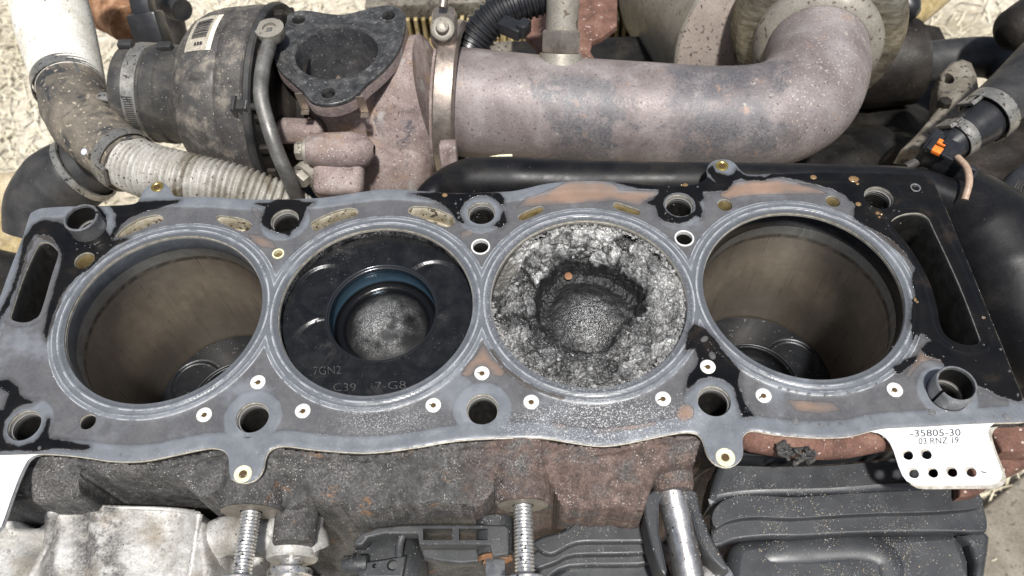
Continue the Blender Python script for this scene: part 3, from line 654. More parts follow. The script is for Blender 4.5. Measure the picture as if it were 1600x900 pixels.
for k, lp in hole_loops.items():
    if k[:4] in ('bore', 'bolt'): continue
    lp = resample(lp, 1.2); n = len(lp); deep = 60 if 'slot' in k else (9 if k in 'abcd' else 12)
    mt = 'hole_dark' if 'slot' in k else ('passage' if k in 'abcd' else ('passage_dim' if k in 'efghil' else 'hole_dark'))
    ins = shrink(lp, -.5, True); c = lp.mean(0)
    rows = [(lp, -1.6), (ins, -2.2), (ins, -deep * .6), (c + (ins - c) * .93, -deep)]
    mb = MB(); mb.add([(q[0], q[1], z) for r_, z in rows for q in r_], [(j * n + i, j * n + (i + 1) % n, (j + 1) * n + (i + 1) % n, (j + 1) * n + i) for j in range(3) for i in range(n)] + [tuple(3 * n + i for i in range(n))])
    if 'slot' in k:
        l1 = shrink(lp, .9, True); l0 = shrink(lp, .3, True); m2 = MB(); m2.add([(q[0], q[1], z) for r_, z in ((l0, -1.58), (l1, -1.75), (l1, -4.2), (lp, -5)) for q in r_], [(j * n + i, j * n + (i + 1) % n, (j + 1) * n + (i + 1) % n, (j + 1) * n + i) for j in range(3) for i in range(n)])
        m2.build('drain_lip', M['passage'], block, smooth=50)
    mb.build('oil_drain' if 'slot' in k else 'coolant_passage', M[mt], block, smooth=50)

# =====================================================================================================
# PISTONS
# =====================================================================================================
M['piston'] = mat('carbon_black_piston', [(.005, .0052, .006), (.010, .0105, .0115), (.022, .0215, .0215)], 9, .26, .18, .25, .05, .6, [((.25, .25, .24), .45, .006)], .5, blot=[((.055, .052, .048), 17, .57, .74)])
M['piston_low'] = mat('satin_black_piston', [(.009, .010, .012), (.016, .017, .019)], 12, .34, .12, .3, .02, .8, [((.2, .2, .2), 1.2, .02)])
n_ = NT('oil_wet_bowl'); f_ = n_.noise(1.1, 5, .6); cz_ = n_.math('MULTIPLY', n_.xyz()[2], 1000)
cone_ = n_.math('MULTIPLY', n_.math('ADD', n_.math('MULTIPLY', speck(n_, .42, .4), .6), .25), n_.rng(n_.noise(14, 4, .6, 4), .34, .6))
xy_ = n_.xyz(); rr_ = n_.math('MULTIPLY', n_.math('SQRT', n_.math('ADD', n_.math('POWER', n_.math('SUBTRACT', xy_[0], .0016), 2.0), n_.math('POWER', n_.math('SUBTRACT', xy_[1], .0005), 2.0))), 1000)
cone_ = n_.math('MULTIPLY', cone_, n_.rng(n_.math('ADD', rr_, n_.math('MULTIPLY', n_.noise(9, 4, .6, 14), 6)), 21, 12))
wallc = n_.mix(n_.rng(cz_, -2.0, -3.0), (.010, .010, .011), n_.ramp(n_.noise(16, 4, .6, 8), [(.35, (.040, .080, .115)), (.65, (.065, .120, .165))]))
wallc = n_.mix(n_.math('MAXIMUM', n_.rng(cz_, -10.5, -12.0), n_.rng(rr_, 20.5, 19.0)), wallc, (.007, .007, .008))
wallc = n_.mix(n_.math('MULTIPLY', n_.rng(cz_, -2.2, -1.2), n_.rng(cz_, .2, -.2)), wallc, (.045, .05, .055))
M['bowl'] = n_.out(n_.mix(cone_, wallc, (.42, .42, .41)), n_.fmix(n_.rng(rr_, 19, 17), n_.rng(f_, .3, .7, .12, .24), .62), .5, n_.bump(n_.noise(5, 3), .06), .6)
def crown_mesh(z0, c, pock=.9, rin=24.5, R0=40.65, off=(0, 0)):
    nr, na = 44, 240; mb = MB(); vs = []
    pk = [(26.5 * math.cos(R(a)), 26.5 * math.sin(R(a))) for a in (28, 152, 214, 326)]
    for j in range(nr + 1):
        for i in range(na):
            a = 2 * math.pi * i / na; ca, sa = math.cos(a), math.sin(a)
            xi, yi = off[0] + rin * ca, off[1] + rin * sa; xo, yo = R0 * ca, R0 * sa; t = j / nr
            x, y = xi + (xo - xi) * t, yi + (yo - yi) * t
            z = 0
            for p in pk: z = min(z, -pock * float(sstep(0, 1.3, np.float64(13.6 - math.hypot(x - p[0], y - p[1])))))
            vs.append((c[0] + x, c[1] + y, z0 + z))
    fs = [(j * na + i, j * na + (i + 1) % na, (j + 1) * na + (i + 1) % na, (j + 1) * na + i) for j in range(nr) for i in range(na)]
    mb.add(vs, fs)
    mb.lathe([(R0, 0), (R0 + .02, -.4), (R0 + .02, -6), (R0 - .8, -6.2), (R0 - .8, -8.4), (R0 + .02, -8.6), (R0 + .02, -12), (R0 - .8, -12.2), (R0 - .8, -14), (R0, -14.2), (R0, -26)], (c[0], c[1], z0), (0, 0, 1), 96)
    return mb
def bowl_mesh(z0, c, off, bot=True):
    mb = MB(); pr = [(24.5, -.95), (24.5, 0), (24.1, .12), (23.6, -.1), (23.3, -.7), (23.5, -1.4), (22.9, -1.7), (22.7, -2.4), (23.3, -4.2), (23.6, -7), (23.3, -9.8), (22.6, -12.3), (21.4, -13.8), (19.8, -14.4), (18.2, -14.0), (16, -12.6), (13, -10.2), (10, -8.0), (7, -6.4), (4, -5.4), (.01, -5.1)]
    mb.lathe(pr, (c[0] + off[0], c[1] + off[1], z0), (0, 0, 1), 120); return mb
pz = [-92, -4.6, -2.4, -92]
plabel = ['black piston sunk deep in the tan bored leftmost cylinder', 'black piston with a clean round bowl near the top of its bore', 'melted piston crusted with crumbling silver grey metal', 'black piston at the bottom of the rightmost cylinder']
for i in (0, 1, 3):
    b = BORES[i]; t = thing('piston', plabel[i], 'piston', (b[0], b[1], pz[i]), 'pistons in the four bores')
    off = (1.6, .5) if i == 1 else (0, 0)
    crown_mesh(pz[i], b, .9 if i == 1 else 1.2, off=off).build('crown', M['piston'] if i == 1 else M['piston_low'], t, smooth=35)
    bowl_mesh(pz[i], b, off).build('combustion_bowl', M['bowl'] if i == 1 else M['piston_low'], t, smooth=50)
    if i == 1:
        M['cast_letter'] = mat('dusty_cast_letters', [(.022, .022, .022), (.06, .058, .055), (.13, .125, .12)], 1.5, .5, .1, .2, .02, .5)
        for s_, bl, br, tl in (('7GN2', (490,586), (533,584), (489.5,573.5)), ('C39', (521,611), (556,611), (521,599)), ('7-G8', (586,609), (634,607), (586,597))):
            mb = MB(); text_on(mb, s_, bl, br, tl, pz[i] + .12, -.02); mb.build('cast_letters', M['cast_letter'], t, smooth=0)
# the melted piston
def melted():
    b = BORES[2]; z0 = pz[2]; nr, na = 190, 420
    rr = np.linspace(0.02, 40.9, nr)[:, None]; aa = np.linspace(0, 2 * np.pi, na, endpoint=False)[None, :]
    x = rr * np.cos(aa); y = rr * np.sin(aa); cx, cy = 0.6, -.2
    bx, by = x - cx, y - cy; br = np.hypot(bx, by); ba = np.arctan2(by, bx)
    lip = 24.0 + 3.0 * fbm(np.cos(ba) * 1.6 + 5, np.sin(ba) * 1.6 + 5, 4) + .7 * np.sin(3 * ba + 1)
    lip = lip - 4.0 * np.exp(-((ba + .75) / .45) ** 2) - 1.5 * np.exp(-((ba + 2.4) / .4) ** 2)
    back = np.exp(-((ba - 1.25) / .75) ** 2)
    f1 = fbm(x * .11 + 3, y * .11 + 8, 6, .6); f2 = fbm(x * .35, y * .35, 4, .6); crease = -np.abs(fbm(x * .16 + 20, y * .16 + 4, 4))
    crust = 2.8 * f1 + 1.2 * f2 + .5 * fbm(x * .9, y * .9, 3, .6) + 2.8 * crease + .7 + .8 * np.round(fbm(x * .13 + 40, y * .13, 3) * 4) / 2
    wx = x + 2.2 * fbm(x * .16 + 7, y * .16, 4); wy = y + 2.2 * fbm(x * .16, y * .16 + 31, 4)
    rs_ = np.random.default_rng(4); k_ = 150; sr = 41 * np.sqrt(rs_.random(k_)); sa = rs_.random(k_) * 6.283; sx, sy = sr * np.cos(sa), sr * np.sin(sa); shh = rs_.normal(0, .75, k_); gx_, gy_ = rs_.normal(0, .14, k_), rs_.normal(0, .14, k_)
    d1 = np.full(x.shape, 1e9); d2 = d1.copy(); ci = np.zeros(x.shape, int)
    for q in range(k_):
        d = np.hypot(wx - sx[q], wy - sy[q]); nw = d < d1; d2 = np.where(nw, d1, np.minimum(d2, d)); ci = np.where(nw, q, ci); d1 = np.where(nw, d, d1)
    plates = shh[ci] + gx_[ci] * (wx - sx[ci]) + gy_[ci] * (wy - sy[ci]) - 1.5 * np.exp(-((d2 - d1) / .5) ** 2)
    th_ = np.arctan2(y, x); rough_side = .35 + .65 * sstep(-.2, .5, np.sin(th_ - .5)) 
    crust = crust + plates * rough_side
    crust = crust - 1.6 * sstep(37, 40.9, rr) * (1 + .6 * f2) - 1.5 * back * sstep(28, 23, br)
    clean = np.exp(-((np.arctan2(y, x) - 2.72) / .28) ** 2) * sstep(33, 36, rr + 2 * f2)
    crust = crust * (1 - clean) - 2.5 * clean
    wrp = br / lip + .10 * f1 + .04 * f2
    bowl = np.interp(wrp, [0, .15, .35, .55, .72, .86, .95, 1.0], [-5.0, -5.3, -6.8, -9.2, -11.0, -9.6, -5.6, -1.6]) + 1.3 * f1 + .5 * f2
    m = sstep(.86, 1.10, br / lip + .12 * f1 + .06 * f2)
    z = z0 + bowl * (1 - m) + crust * m
    mb = MB(); vs = np.stack([b[0] + x, b[1] + y, z], -1).reshape(-1, 3)
    fs = [(j * na + i, j * na + (i + 1) % na, (j + 1) * na + (i + 1) % na, (j + 1) * na + i) for j in range(nr - 1) for i in range(na)]
    mb.v = vs.tolist(); mb.f = fs; mb.m = [0] * len(fs)
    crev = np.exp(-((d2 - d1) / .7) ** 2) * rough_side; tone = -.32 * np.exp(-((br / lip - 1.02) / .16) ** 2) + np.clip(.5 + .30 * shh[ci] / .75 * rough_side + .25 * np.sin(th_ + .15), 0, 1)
    return mb, m.reshape(-1), clean.reshape(-1), crev.reshape(-1), tone.reshape(-1)
t = thing('piston', plabel[2], 'piston', (45, 0, pz[2]), 'pistons in the four bores')
mb, cm, cl, cv_, tn_ = melted()
n_ = NT('melted_aluminium_crust'); f1 = n_.noise(5, 8, .68, 0, .5); f2 = n_.noise(.9, 6, .65, 3)
vo_ = n_.t.nodes.new('ShaderNodeTexVoronoi'); vo_.feature = 'DISTANCE_TO_EDGE'; vo_.inputs['Scale'].default_value = 1000 / 4.6
nz_ = n_.t.nodes.new('ShaderNodeTexNoise'); nz_.inputs['Scale'].default_value = 260; nz_.inputs['Detail'].default_value = 5; n_.link(n_.tc.outputs['Object'], nz_.inputs[0])
vm_ = n_.t.nodes.new('ShaderNodeVectorMath'); vm_.operation = 'MULTIPLY_ADD'; n_.link(nz_.outputs['Color'], vm_.inputs[0]); vm_.inputs[1].default_value = (.006, .006, .006); n_.link(n_.tc.outputs['Object'], vm_.inputs[2]); n_.link(vm_.outputs[0], vo_.inputs['Vector'])
crk = n_.math('MULTIPLY', n_.rng(vo_.outputs['Distance'], .06, .0), n_.rng(n_.noise(9, 4, .6, 44), .42, .55))
cr = n_.ramp(f1, [(.28, (.09, .09, .089)), (.42, (.16, .16, .158)), (.58, (.24, .24, .236)), (.75, (.37, .37, .365))])
cr = n_.mix(.45, cr, n_.ramp(f2, [(.28, (.5, .5, .5)), (.72, (1.45, 1.45, 1.45))]), 'MULTIPLY'); cr = n_.mix(n_.math('MULTIPLY', n_.rng(n_.noise(16, 6, .65, 23), .46, .60), n_.rng(f2, .3, .6)), cr, n_.mix(.55, cr, (.66, .66, .64)))
dk = n_.ramp(f1, [(.3, (.008, .008, .008)), (.6, (.022, .022, .022)), (.8, (.06, .06, .06))])
dk = n_.mix(n_.math('MULTIPLY', speck(n_, .28, .3), n_.rng(n_.math('ADD', n_.attr('cone'), n_.math('MULTIPLY', n_.math('SUBTRACT', f1, .5), 1.2)), .12, .9)), dk, (.44, .44, .435))
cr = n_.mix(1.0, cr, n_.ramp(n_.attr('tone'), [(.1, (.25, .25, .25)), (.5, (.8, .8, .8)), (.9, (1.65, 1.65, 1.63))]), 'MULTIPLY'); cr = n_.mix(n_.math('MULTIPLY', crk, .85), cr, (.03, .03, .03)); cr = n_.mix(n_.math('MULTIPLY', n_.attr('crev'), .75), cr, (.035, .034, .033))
mk = n_.rng(n_.math('ADD', n_.attr('crust'), n_.math('MULTIPLY', n_.math('SUBTRACT', f1, .5), .8)), .35, .6)
col = n_.mix(mk, dk, cr); col = n_.mix(n_.rng(n_.attr('clean'), .4, .7), col, (.12, .115, .105))
nr_ = n_.bump(f2, .13); nr_ = n_.bump(f1, .8, .6, nr_); nr_ = n_.bump(n_.rng(vo_.outputs['Distance'], 0, .15), .4, .6, nr_)
M['crust'] = n_.out(col, n_.rng(f2, .3, .7, .36, .62), n_.fmix(mk, .2, .5), nr_, .5)
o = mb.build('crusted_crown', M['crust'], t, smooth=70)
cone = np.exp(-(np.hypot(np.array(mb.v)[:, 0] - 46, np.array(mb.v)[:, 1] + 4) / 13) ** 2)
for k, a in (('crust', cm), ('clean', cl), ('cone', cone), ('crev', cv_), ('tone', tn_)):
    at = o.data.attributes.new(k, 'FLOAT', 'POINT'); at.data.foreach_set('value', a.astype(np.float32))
mb = MB(); mb.lathe([(40.9, -1.5), (40.9, -30)], (45, 0, pz[2]), (0, 0, 1), 96); mb.build('skirt', M['piston'], t)
# crumbs broken off the crust
def crumb(mb, c, r, nrm=V(0, 0, 1)):
    q = nrm.to_track_quat('Z', 'Y').to_matrix(); a0 = random.random() * 6.28
    k = random.choice((3, 4, 5)); ring = []
    for i in range(k):
        a = a0 + 6.283 * i / k + random.uniform(-.3, .3); rr = r * random.uniform(.6, 1.15)
        ring.append(Vector(c) + q @ V(rr * math.cos(a), rr * math.sin(a), -.1 * r))
    top = Vector(c) + q @ V(random.uniform(-.3, .3) * r, random.uniform(-.3, .3) * r, r * random.uniform(.4, .9))
    mb.add(ring + [top], [(i, (i + 1) % k, k) for i in range(k)])
mbC = MB(); vv = np.array(mb.v)
cv = np.array(o.data.vertices[0].co)
crust_pts = np.array([tuple(v.co) for v in o.data.vertices]) / S + np.array([45, 0, pz[2]])
sel = np.where((cm > .9) & (cl < .3))[0]
for i in rng.choice(sel, 1900): crumb(mbC, crust_pts[i] + np.array([0, 0, .05]), random.uniform(.12, .42) if random.random() < .95 else random.uniform(.7, 1.5))
for i in range(1100):                        # ring of crumbs in the gap at the rim
    a = random.uniform(0, 6.283); rr = 40.3 + random.uniform(-1.2, .8)
    if 2.3 < a < 3.1: continue
    crumb(mbC, (45 + rr * math.cos(a), rr * math.sin(a), -2.2 + random.uniform(-1.4, .7)), random.uniform(.25, .6) if random.random() < .85 else random.uniform(.7, 1.3))
cr_o = mbC.build('crumbs', M['grit'], t, smooth=0); cr_o['kind'] = 'stuff'
p = U(888, 432, -10); mb = MB(); mb.lathe([(.01, .5), (1.3, .4), (1.75, 0), (1.3, -.5)], (p.x, p.y, -9.6), (0, -.3, 1), 14)
o = mb.build('rust_fleck', M['rust_orange'], None, org=(p.x, p.y, -9.6)); tag(o, 'small orange rust fleck lying in the melted piston bowl', 'rust fleck')

# =====================================================================================================
# DOWEL SLEEVES
# =====================================================================================================
for (i, lab, sa) in ((0, 'split steel dowel sleeve standing oily in the upper left gasket corner', R(20)), (9, 'bright split steel dowel sleeve beside the white part number tag', R(205))):
    x, y = bolt_xy[i]; t = thing('dowel_sleeve', lab, 'dowel sleeve', (x, y, 0), 'dowel sleeves')
    mb = MB(); g = .07
    prf = [(6.5, -8), (6.5, 8.1), (6.7, 8.5), (7.3, 8.5), (7.6, 8.1), (7.6, -8)]
    mb.lathe(prf, (x, y, 0), (0, 0, 1), 60, a0=sa + g, a1=sa + 6.2832 - g)
    mb.build('sleeve', M['steel_dowel'], t, smooth=35)
    mb = MB(); mb.lathe([(6.45, 7.2), (6.45, -30)], (x, y, 0), (0, 0, 1), 40, cap1=True); mb.build('inner_bore', M['hole_dark'], t)

# =====================================================================================================
# FRONT OF THE BLOCK : cast relief, bosses
# =====================================================================================================
fe = np.array([U2(a, b) for a, b in outline_px if b > 640 and -70 < a < 1601])
ex_ = [(-66,711),(0,711),(55,709),(90,710),(130,714),(170,720),(210,721),(240,717.5),(280,709),(320,701),(380,697),(440,697),(480,701),(547,706.5),(580,707),(620,703),(660,697),(700,690),(740,686),(785,684),(835,683.5),(890,690.5),(930,696),(962,695),(1000,688),(1040,679.5),(1080,675.5),(1130,673),(1182,673.5),(1214,679),(1263,683),(1301,683.5),(1331,681),(1385,669),(1440,666.5),(1500,663),(1606,655)]
ew = poly(ex_); ORD = np.argsort(ew[:, 0]); ew = ew[ORD]
def edge_y(x): return np.interp(x, ew[:, 0], ew[:, 1])
# outer limit of the casting (px at z = -24)
lim_px = [(-70,800),(0,800),(60,798),(150,796),(165,760),(300,764),(330,790),(345,786),(440,788),(450,806),(500,800),(545,800),(556,812),(640,808),(690,802),(745,802),(757,796),(775,776),(862,774),(872,800),(880,812),(1000,808),(1014,770),(1024,752),(1075,748),(1084,716),(1110,702),(1200,696),(1340,692),(1400,690),(1600,690)]
lw = poly(lim_px, -24); lw = lw[np.argsort(lw[:, 0])]
gx = np.arange(-245, 215, .8); gy = np.arange(-100, -50, .55)
X, Y = np.meshgrid(gx, gy); ey = edge_y(X); tt = ey - Y; ly = np.interp(X, lw[:, 0], lw[:, 1]); lim = ly + 2.2 * fbm(X * .09, Y * 0 + 3, 4)
H = -3.2 - .30 * np.maximum(tt, 0) - 6 * sstep(5, 16, tt) * (.55 + .45 * np.sin(X * .07 + 1.0))
H += 2.6 * fbm(X * .06 + 4, Y * .06, 5) + .8 * fbm(X * .35, Y * .35, 4)
H -= 1.3 * np.exp(-((tt - 1.2 - .8 * fbm(X * .05, Y * 0 + 9, 3)) / 1.2) ** 2) * (.6 + fbm(X * .04, Y * 0 + 2, 3))                       # hollow right under the gasket rim
H += 3.2 * np.exp(-((X - 58) / 20) ** 2 - ((tt - 13) / 5) ** 2)    # rounded rust ridge at right
H -= 7 * np.exp(-((X - 74) / 8) ** 2 - ((tt - 15) / 4) ** 2)
H += 3.0 * np.exp(-((X + 55) / 26) ** 2 - ((tt - 12) / 6) ** 2)
H -= 8 * np.exp(-((X + 128) / 16) ** 2 - ((tt - 13.5) / 3.5) ** 2)
def bar(x0, w_, top, y1, rr):                                       # rib or boss blended into the relief
    d = np.clip(1 - ((X - x0) / w_) ** 2, 0, 1)
    return np.where((Y > y1) & (np.abs(X - x0) < w_), top - rr + rr * np.sqrt(d), -99)
H = np.maximum(H, bar(83, 8, -6, U(1050, 744, -6).y, 6))
H = np.where(Y < lim, H - 150 * sstep(0, 2.2, lim - Y), H)
H = np.where(tt < -.5, -8, H)
for (a, b, c, d_) in ((494,546,797,836), (686,741,796,820), (496,545,797,860)):  # square cast pockets
    p0 = U(a, c, -18); p1 = U(b, d_, -18)
    H = np.where((X > p0.x) & (X < p1.x) & (Y < p0.y) & (Y > p1.y - 10), np.minimum(H, -20) - 110, H)
M_ = NT('sooty_cast_iron_front')
def front_mat():
    n = M_; x = n.math('MULTIPLY', n.xyz()[0], 1000); big = n.noise(26, 6, .62, 1, .4); f = n.noise(.9, 6, .68, 3); f2 = n.noise(4, 7, .65, 6)
    dark = n.ramp(f2, [(.3, (.028, .027, .027)), (.5, (.06, .058, .057)), (.7, (.11, .107, .103))])
    red = n.ramp(f2, [(.3, (.050, .038, .034)), (.5, (.112, .078, .066)), (.72, (.20, .145, .122))])
    xm = n.rng(n.math('ADD', x, n.math('MULTIPLY', n.math('SUBTRACT', big, .5), 110)), -22, 26)
    col = n.mix(xm, dark, red)
    soot = n.math('MULTIPLY', n.rng(n.noise(16, 7, .65, 12, .5), .47, .60), .8); col = n.mix(soot, col, n.ramp(f, [(.3, (.045, .043, .042)), (.7, (.15, .145, .14))]))
    orm = n.math('MULTIPLY', n.rng(n.noise(15, 8, .72, 21, .7), .58, .68), n.rng(n.math('ABSOLUTE', n.math('ADD', x, 52)), 50, 30)); col = n.mix(orm, col, n.ramp(f, [(.3, (.13, .065, .028)), (.7, (.30, .165, .08))]))
    col = n.mix(.7, col, n.ramp(f, [(.3, (.4, .4, .4)), (.7, (1.6, 1.6, 1.6))]), 'MULTIPLY')
    col = n.mix(n.math('MULTIPLY', speck(n, .5, .10), n.rng(n.noise(12, 5, .6, 31), .42, .62)), col, (.40, .385, .35))
    nr = n.bump(f, .5); nr = n.bump(f2, .9, .7, nr)
    return n.out(col, n.rng(f2, .3, .7, .6, .85), .1, nr, .35)
M['front'] = front_mat()
ny, nx = X.shape; mb = MB(); mb.v = np.stack([X, Y, H], -1).reshape(-1, 3).tolist()
mb.f = [(j * nx + i, j * nx + i + 1, (j + 1) * nx + i + 1, (j + 1) * nx + i) for j in range(ny - 1) for i in range(nx - 1) if tt[j, i] > -.5]; mb.m = [0] * len(mb.f)
mb.build('cast_front_wall', M['front'], block, smooth=60)
mb = MB(); mb.tube([U(1158, 684, -7), U(1175, 687, -7), U(1210, 692, -7), U(1262, 697, -7), U(1310, 697, -7), U(1350, 691, -7), U(1392, 684, -7), U(1420, 682, -7)], [4.2, 5, 5.2, 5.2, 5, 4.8, 4.6, 4], 24, sub=8); mb.build('cast_lip', M['rust_red'], block, smooth=60)
# bolt bosses pointing at the viewer
BOSS = []
for (px, py, r_, zc) in ((393, 797, 12.2, -15.6), (817, 787, 10.6, -14.2)):
    f_ = U(px, py, zc); BOSS.append(f_)
    mb = MB(); mb.lathe([(4.3, 6), (4.3, -.2), (4.8, -.6), (r_ - .7, -.6), (r_, 0), (r_ + .2, 4), (r_ + 1.2, 14), (r_ + 3.2, 24)], f_, (0, 1, 0.03), 48)
    mb.build('bolt_boss', M['front'], block, smooth=35)
    mb = MB(); mb.lathe([(4.2, -.75), (r_ - .9, -.75)], f_, (0, 1, .03), 40); mb.build('machined_boss_face', mat('machined_boss_face', [(.17, .15, .12), (.30, .27, .23)], 6, .5, .2, .5, .03, .8), block)
f_ = U(463, 815, -26); mb = MB(); mb.lathe([(.01, -9), (7.6, -9), (8.2, -8), (8.6, 10)], f_, (0, 1, 0), 36); mb.build('bracket_pad', M['front'], block, smooth=35)
f_ = U(1052, 762, -20); mb = MB(); mb.lathe([(.01, -2), (7.2, -2), (8, 0), (8.6, 14)], f_, (0, 1, 0), 36); mb.build('tube_pad', M['front'], block, smooth=35)

# =====================================================================================================
# STUDS AND BOLTS
# =====================================================================================================
def stud(label, base, length, collar_at, r_=3.75, group=None, rest=20):
    t = thing('threaded_stud', label, 'stud', base, group)
    pr = []; y = -8
    while y < length: pr += [(r_, y), (r_, y + .18), (r_ - .55, y + .62), (r_ - .55, y + .78), ]; y += 1.3
    mb = MB(); mb.lathe(pr, base, (0, -1, 0), 30); mb.build('thread', M['zinc'], t, smooth=60)
    mb = MB(); mb.lathe([(3.4, -.2), (7.6, -.2), (8.0, .2), (8.0, 2.2), (7.6, 2.6), (3.4, 2.6)], Vector(base) + V(0, -collar_at, 0), (0, -1, 0), 36); mb.build('collar', M['zinc'], t, smooth=30)
    mb = MB(); mb.lathe([(r_ - .1, collar_at), (r_ - .1, collar_at + rest)], base, (0, -1, 0), 28, cap1=True); mb.build('shank', M['zinc'], t)
    return t
stud('zinc plated threaded stud sticking out above the pale aluminium casting', BOSS[0], 26.2, 25.5, group='studs in the block front')
stud('zinc plated threaded stud between the black slotted bracket and dipstick tube', BOSS[1], 28, 27.3, group='studs in the block front')

# =====================================================================================================
# ALUMINIUM CASTING AT THE LOWER LEFT
# =====================================================================================================
alu = thing('aluminium_housing', 'pale weathered aluminium housing with soot streaks at the lower left', 'housing', tuple(U(160, 850, -40)))
zA = -30.0
topw = poly([(-120,800),(10,800),(30,812),(60,806),(88,783),(104,786),(150,790),(200,790),(250,788),(290,793),(314,802),(318,812),(345,824),(400,830)], zA); 
ax = np.arange(-262, -92, .9); ay = np.arange(-150, -66, .9); AX_, AY_ = np.meshgrid(ax, ay)
tw_ = np.interp(AX_, topw[:, 0], topw[:, 1]); dT = tw_ - AY_
# coordinate across the ridges: ridges run down and to the left
rdg = AX_ + .30 * (AY_ + 78)
def gx_(px, py): p = U(px, py, zA); return p.x + .30 * (p.y + 78)
r1, r2 = gx_(95, 795), gx_(316, 812)
HA = zA - .05 * dT + 2.2 * np.exp(-((rdg - r1 + 2) / 5.0) ** 2) - 7 * sstep(0, -10, rdg - r1 + 6) - 3.0 * np.exp(-((rdg - (r1 + 9)) / 3.5) ** 2)
HA += 1.8 * np.exp(-((rdg - r2 + 2) / 3.0) ** 2) - 26 * sstep(0, 4.5, rdg - r2)
HA += 3.0 * np.sin((rdg - r1) * .11) * sstep(0, 10, rdg - r1) + .8 * fbm(AX_ * .06, AY_ * .06, 4) + .18 * fbm(AX_ * .6, AY_ * .6, 3)
p_ = U(45, 835, zA); HA -= 10 * np.exp(-((AX_ - p_.x) / 9) ** 2 - ((AY_ - p_.y) / 7) ** 2)
HA = np.where(dT < 1.2, HA - 1.5 * sstep(1.2, 0, dT), HA); HA = np.where(dT < 0, HA - 90 * sstep(0, -1.5, dT), HA)
mb = MB(); ny, nx = AX_.shape; mb.v = np.stack([AX_, AY_, HA], -1).reshape(-1, 3).tolist(); mb.f = [(j * nx + i, j * nx + i + 1, (j + 1) * nx + i + 1, (j + 1) * nx + i) for j in range(ny - 1) for i in range(nx - 1)]; mb.m = [0] * len(mb.f)
def alu_front():
    n = NT('sooty_pale_aluminium'); x = n.xyz()
    f = n.noise(1.0, 6, .66, 2); b = n.noise(13, 7, .64, 5, .4)
    # streaks run along the ridges
    s_ = n.math('ADD', n.math('MULTIPLY', x[0], 1000), n.math('MULTIPLY', x[1], 300))
    s_ = n.math('ADD', s_, n.math('MULTIPLY', n.math('SUBTRACT', b, .5), 16))
    col = n.ramp(b, [(.3, (.22, .205, .175)), (.5, (.38, .37, .345)), (.68, (.58, .575, .555))])
    k1 = n.rng(n.math('ABSOLUTE', n.math('ADD', s_, 18)), 7, 3); k2 = n.rng(n.math('ABSOLUTE', n.math('SUBTRACT', s_, 3)), 13, 6)
    st = n.math('MAXIMUM', n.math('MULTIPLY', k1, .8), k2)
    col = n.mix(n.math('MULTIPLY', st, n.rng(n.noise(7, 7, .75, 9), .40, .54)), col, n.ramp(f, [(.3, (.05, .05, .05)), (.7, (.24, .23, .22))]))
    col = n.mix(n.math('MULTIPLY', n.rng(n.noise(22, 5, .6, 17), .5, .68), .55), col, (.26, .215, .16)); col = n.mix(n.math('MULTIPLY', n.rng(n.noise(3.5, 7, .75, 47, 1.2), .56, .62), .55), col, (.10, .095, .085))
    col = n.mix(speck(n, 2.2, .012), col, (.07, .065, .06)); col = n.mix(speck(n, .8, .03), col, (.12, .11, .10))
    col = n.mix(.5, col, n.ramp(f, [(.3, (.55, .55, .55)), (.7, (1.35, 1.35, 1.35))]), 'MULTIPLY')
    return n.out(col, n.rng(f, .3, .7, .42, .62), .25, n.bump(b, .3, .7, n.bump(f, .14)), .5)
M['alu_front'] = alu_front()
mb.build('casting', M['alu_front'], alu, smooth=60)
def hz(px, py, up=.0):                       # point on the casting surface near a pixel
    p = U(px, py, zA); i = int(np.clip(round((p.x - ax[0]) / .9), 0, len(ax) - 1)); j = int(np.clip(round((p.y - ay[0]) / .9), 0, len(ay) - 1)); return V(p.x, p.y, HA[j, i] + up)
mb = MB(); mb.tube([hz(a, b, .1) for a, b in ((108,789),(150,793.5),(200,794),(250,792),(288,797),(311,806))], [1.2, 1.0, .8, .9, 1.1, 1.4], 10, sub=8); mb.build('edge_lip', M['alu_front'], alu, smooth=60)
mb = MB(); mb.tube([hz(a, b, -.1) for a, b in ((313,806),(310,824),(304,850),(296,880),(288,912))], [1.6, 1.3, 1.3, 1.3, 1.3], 12, sub=8); mb.build('ridge', M['alu_front'], alu, smooth=60)
mb = MB(); mb.tube([hz(a, b, -.2) for a, b in ((96,788),(84,802),(70,824),(52,856),(34,890),(20,915))], [2.6, 3.0, 2.6, 2.2, 2, 2], 14, sub=8); mb.build('ridge', M['alu_front'], alu, smooth=60)
mb = MB(); mb.tube([U(318, 880, -44), U(330, 850, -40), U(360, 836, -38), (U(420, 838, -37)), U(470, 845, -38), U(478, 862, -40)], [10, 8, 8, 8.5, 10, 10], 20); mb.build('bracket_arm', M['alu_front'], alu)
f_ = U(456, 876, -36); mb = MB(); mb.lathe([(4, 4), (4, 0), (9.6, 0), (10.2, .7), (10.6, 10), (11.5, 22)], f_, (0, 1, 0), 40); mb.build('bolt_boss', M['alu_front'], alu, smooth=35)
t = thing('flange_bolt', 'short zinc flange bolt at the boss of the aluminium housing', 'bolt', tuple(f_))
mb = MB(); mb.lathe([(4.4, -3), (4.4, 3.6)], f_, (0, -1, 0), 28); mb.build('shank', M['zinc'], t)
mb = MB(); mb.lathe([(4, 3.4), (8.2, 3.4), (8.8, 4), (8.8, 6.0), (8.2, 6.6), (6.4, 7), (6.4, 14), (.01, 14)], f_, (0, -1, 0), 36); mb.build('flange_head', M['zinc'], t, smooth=30)

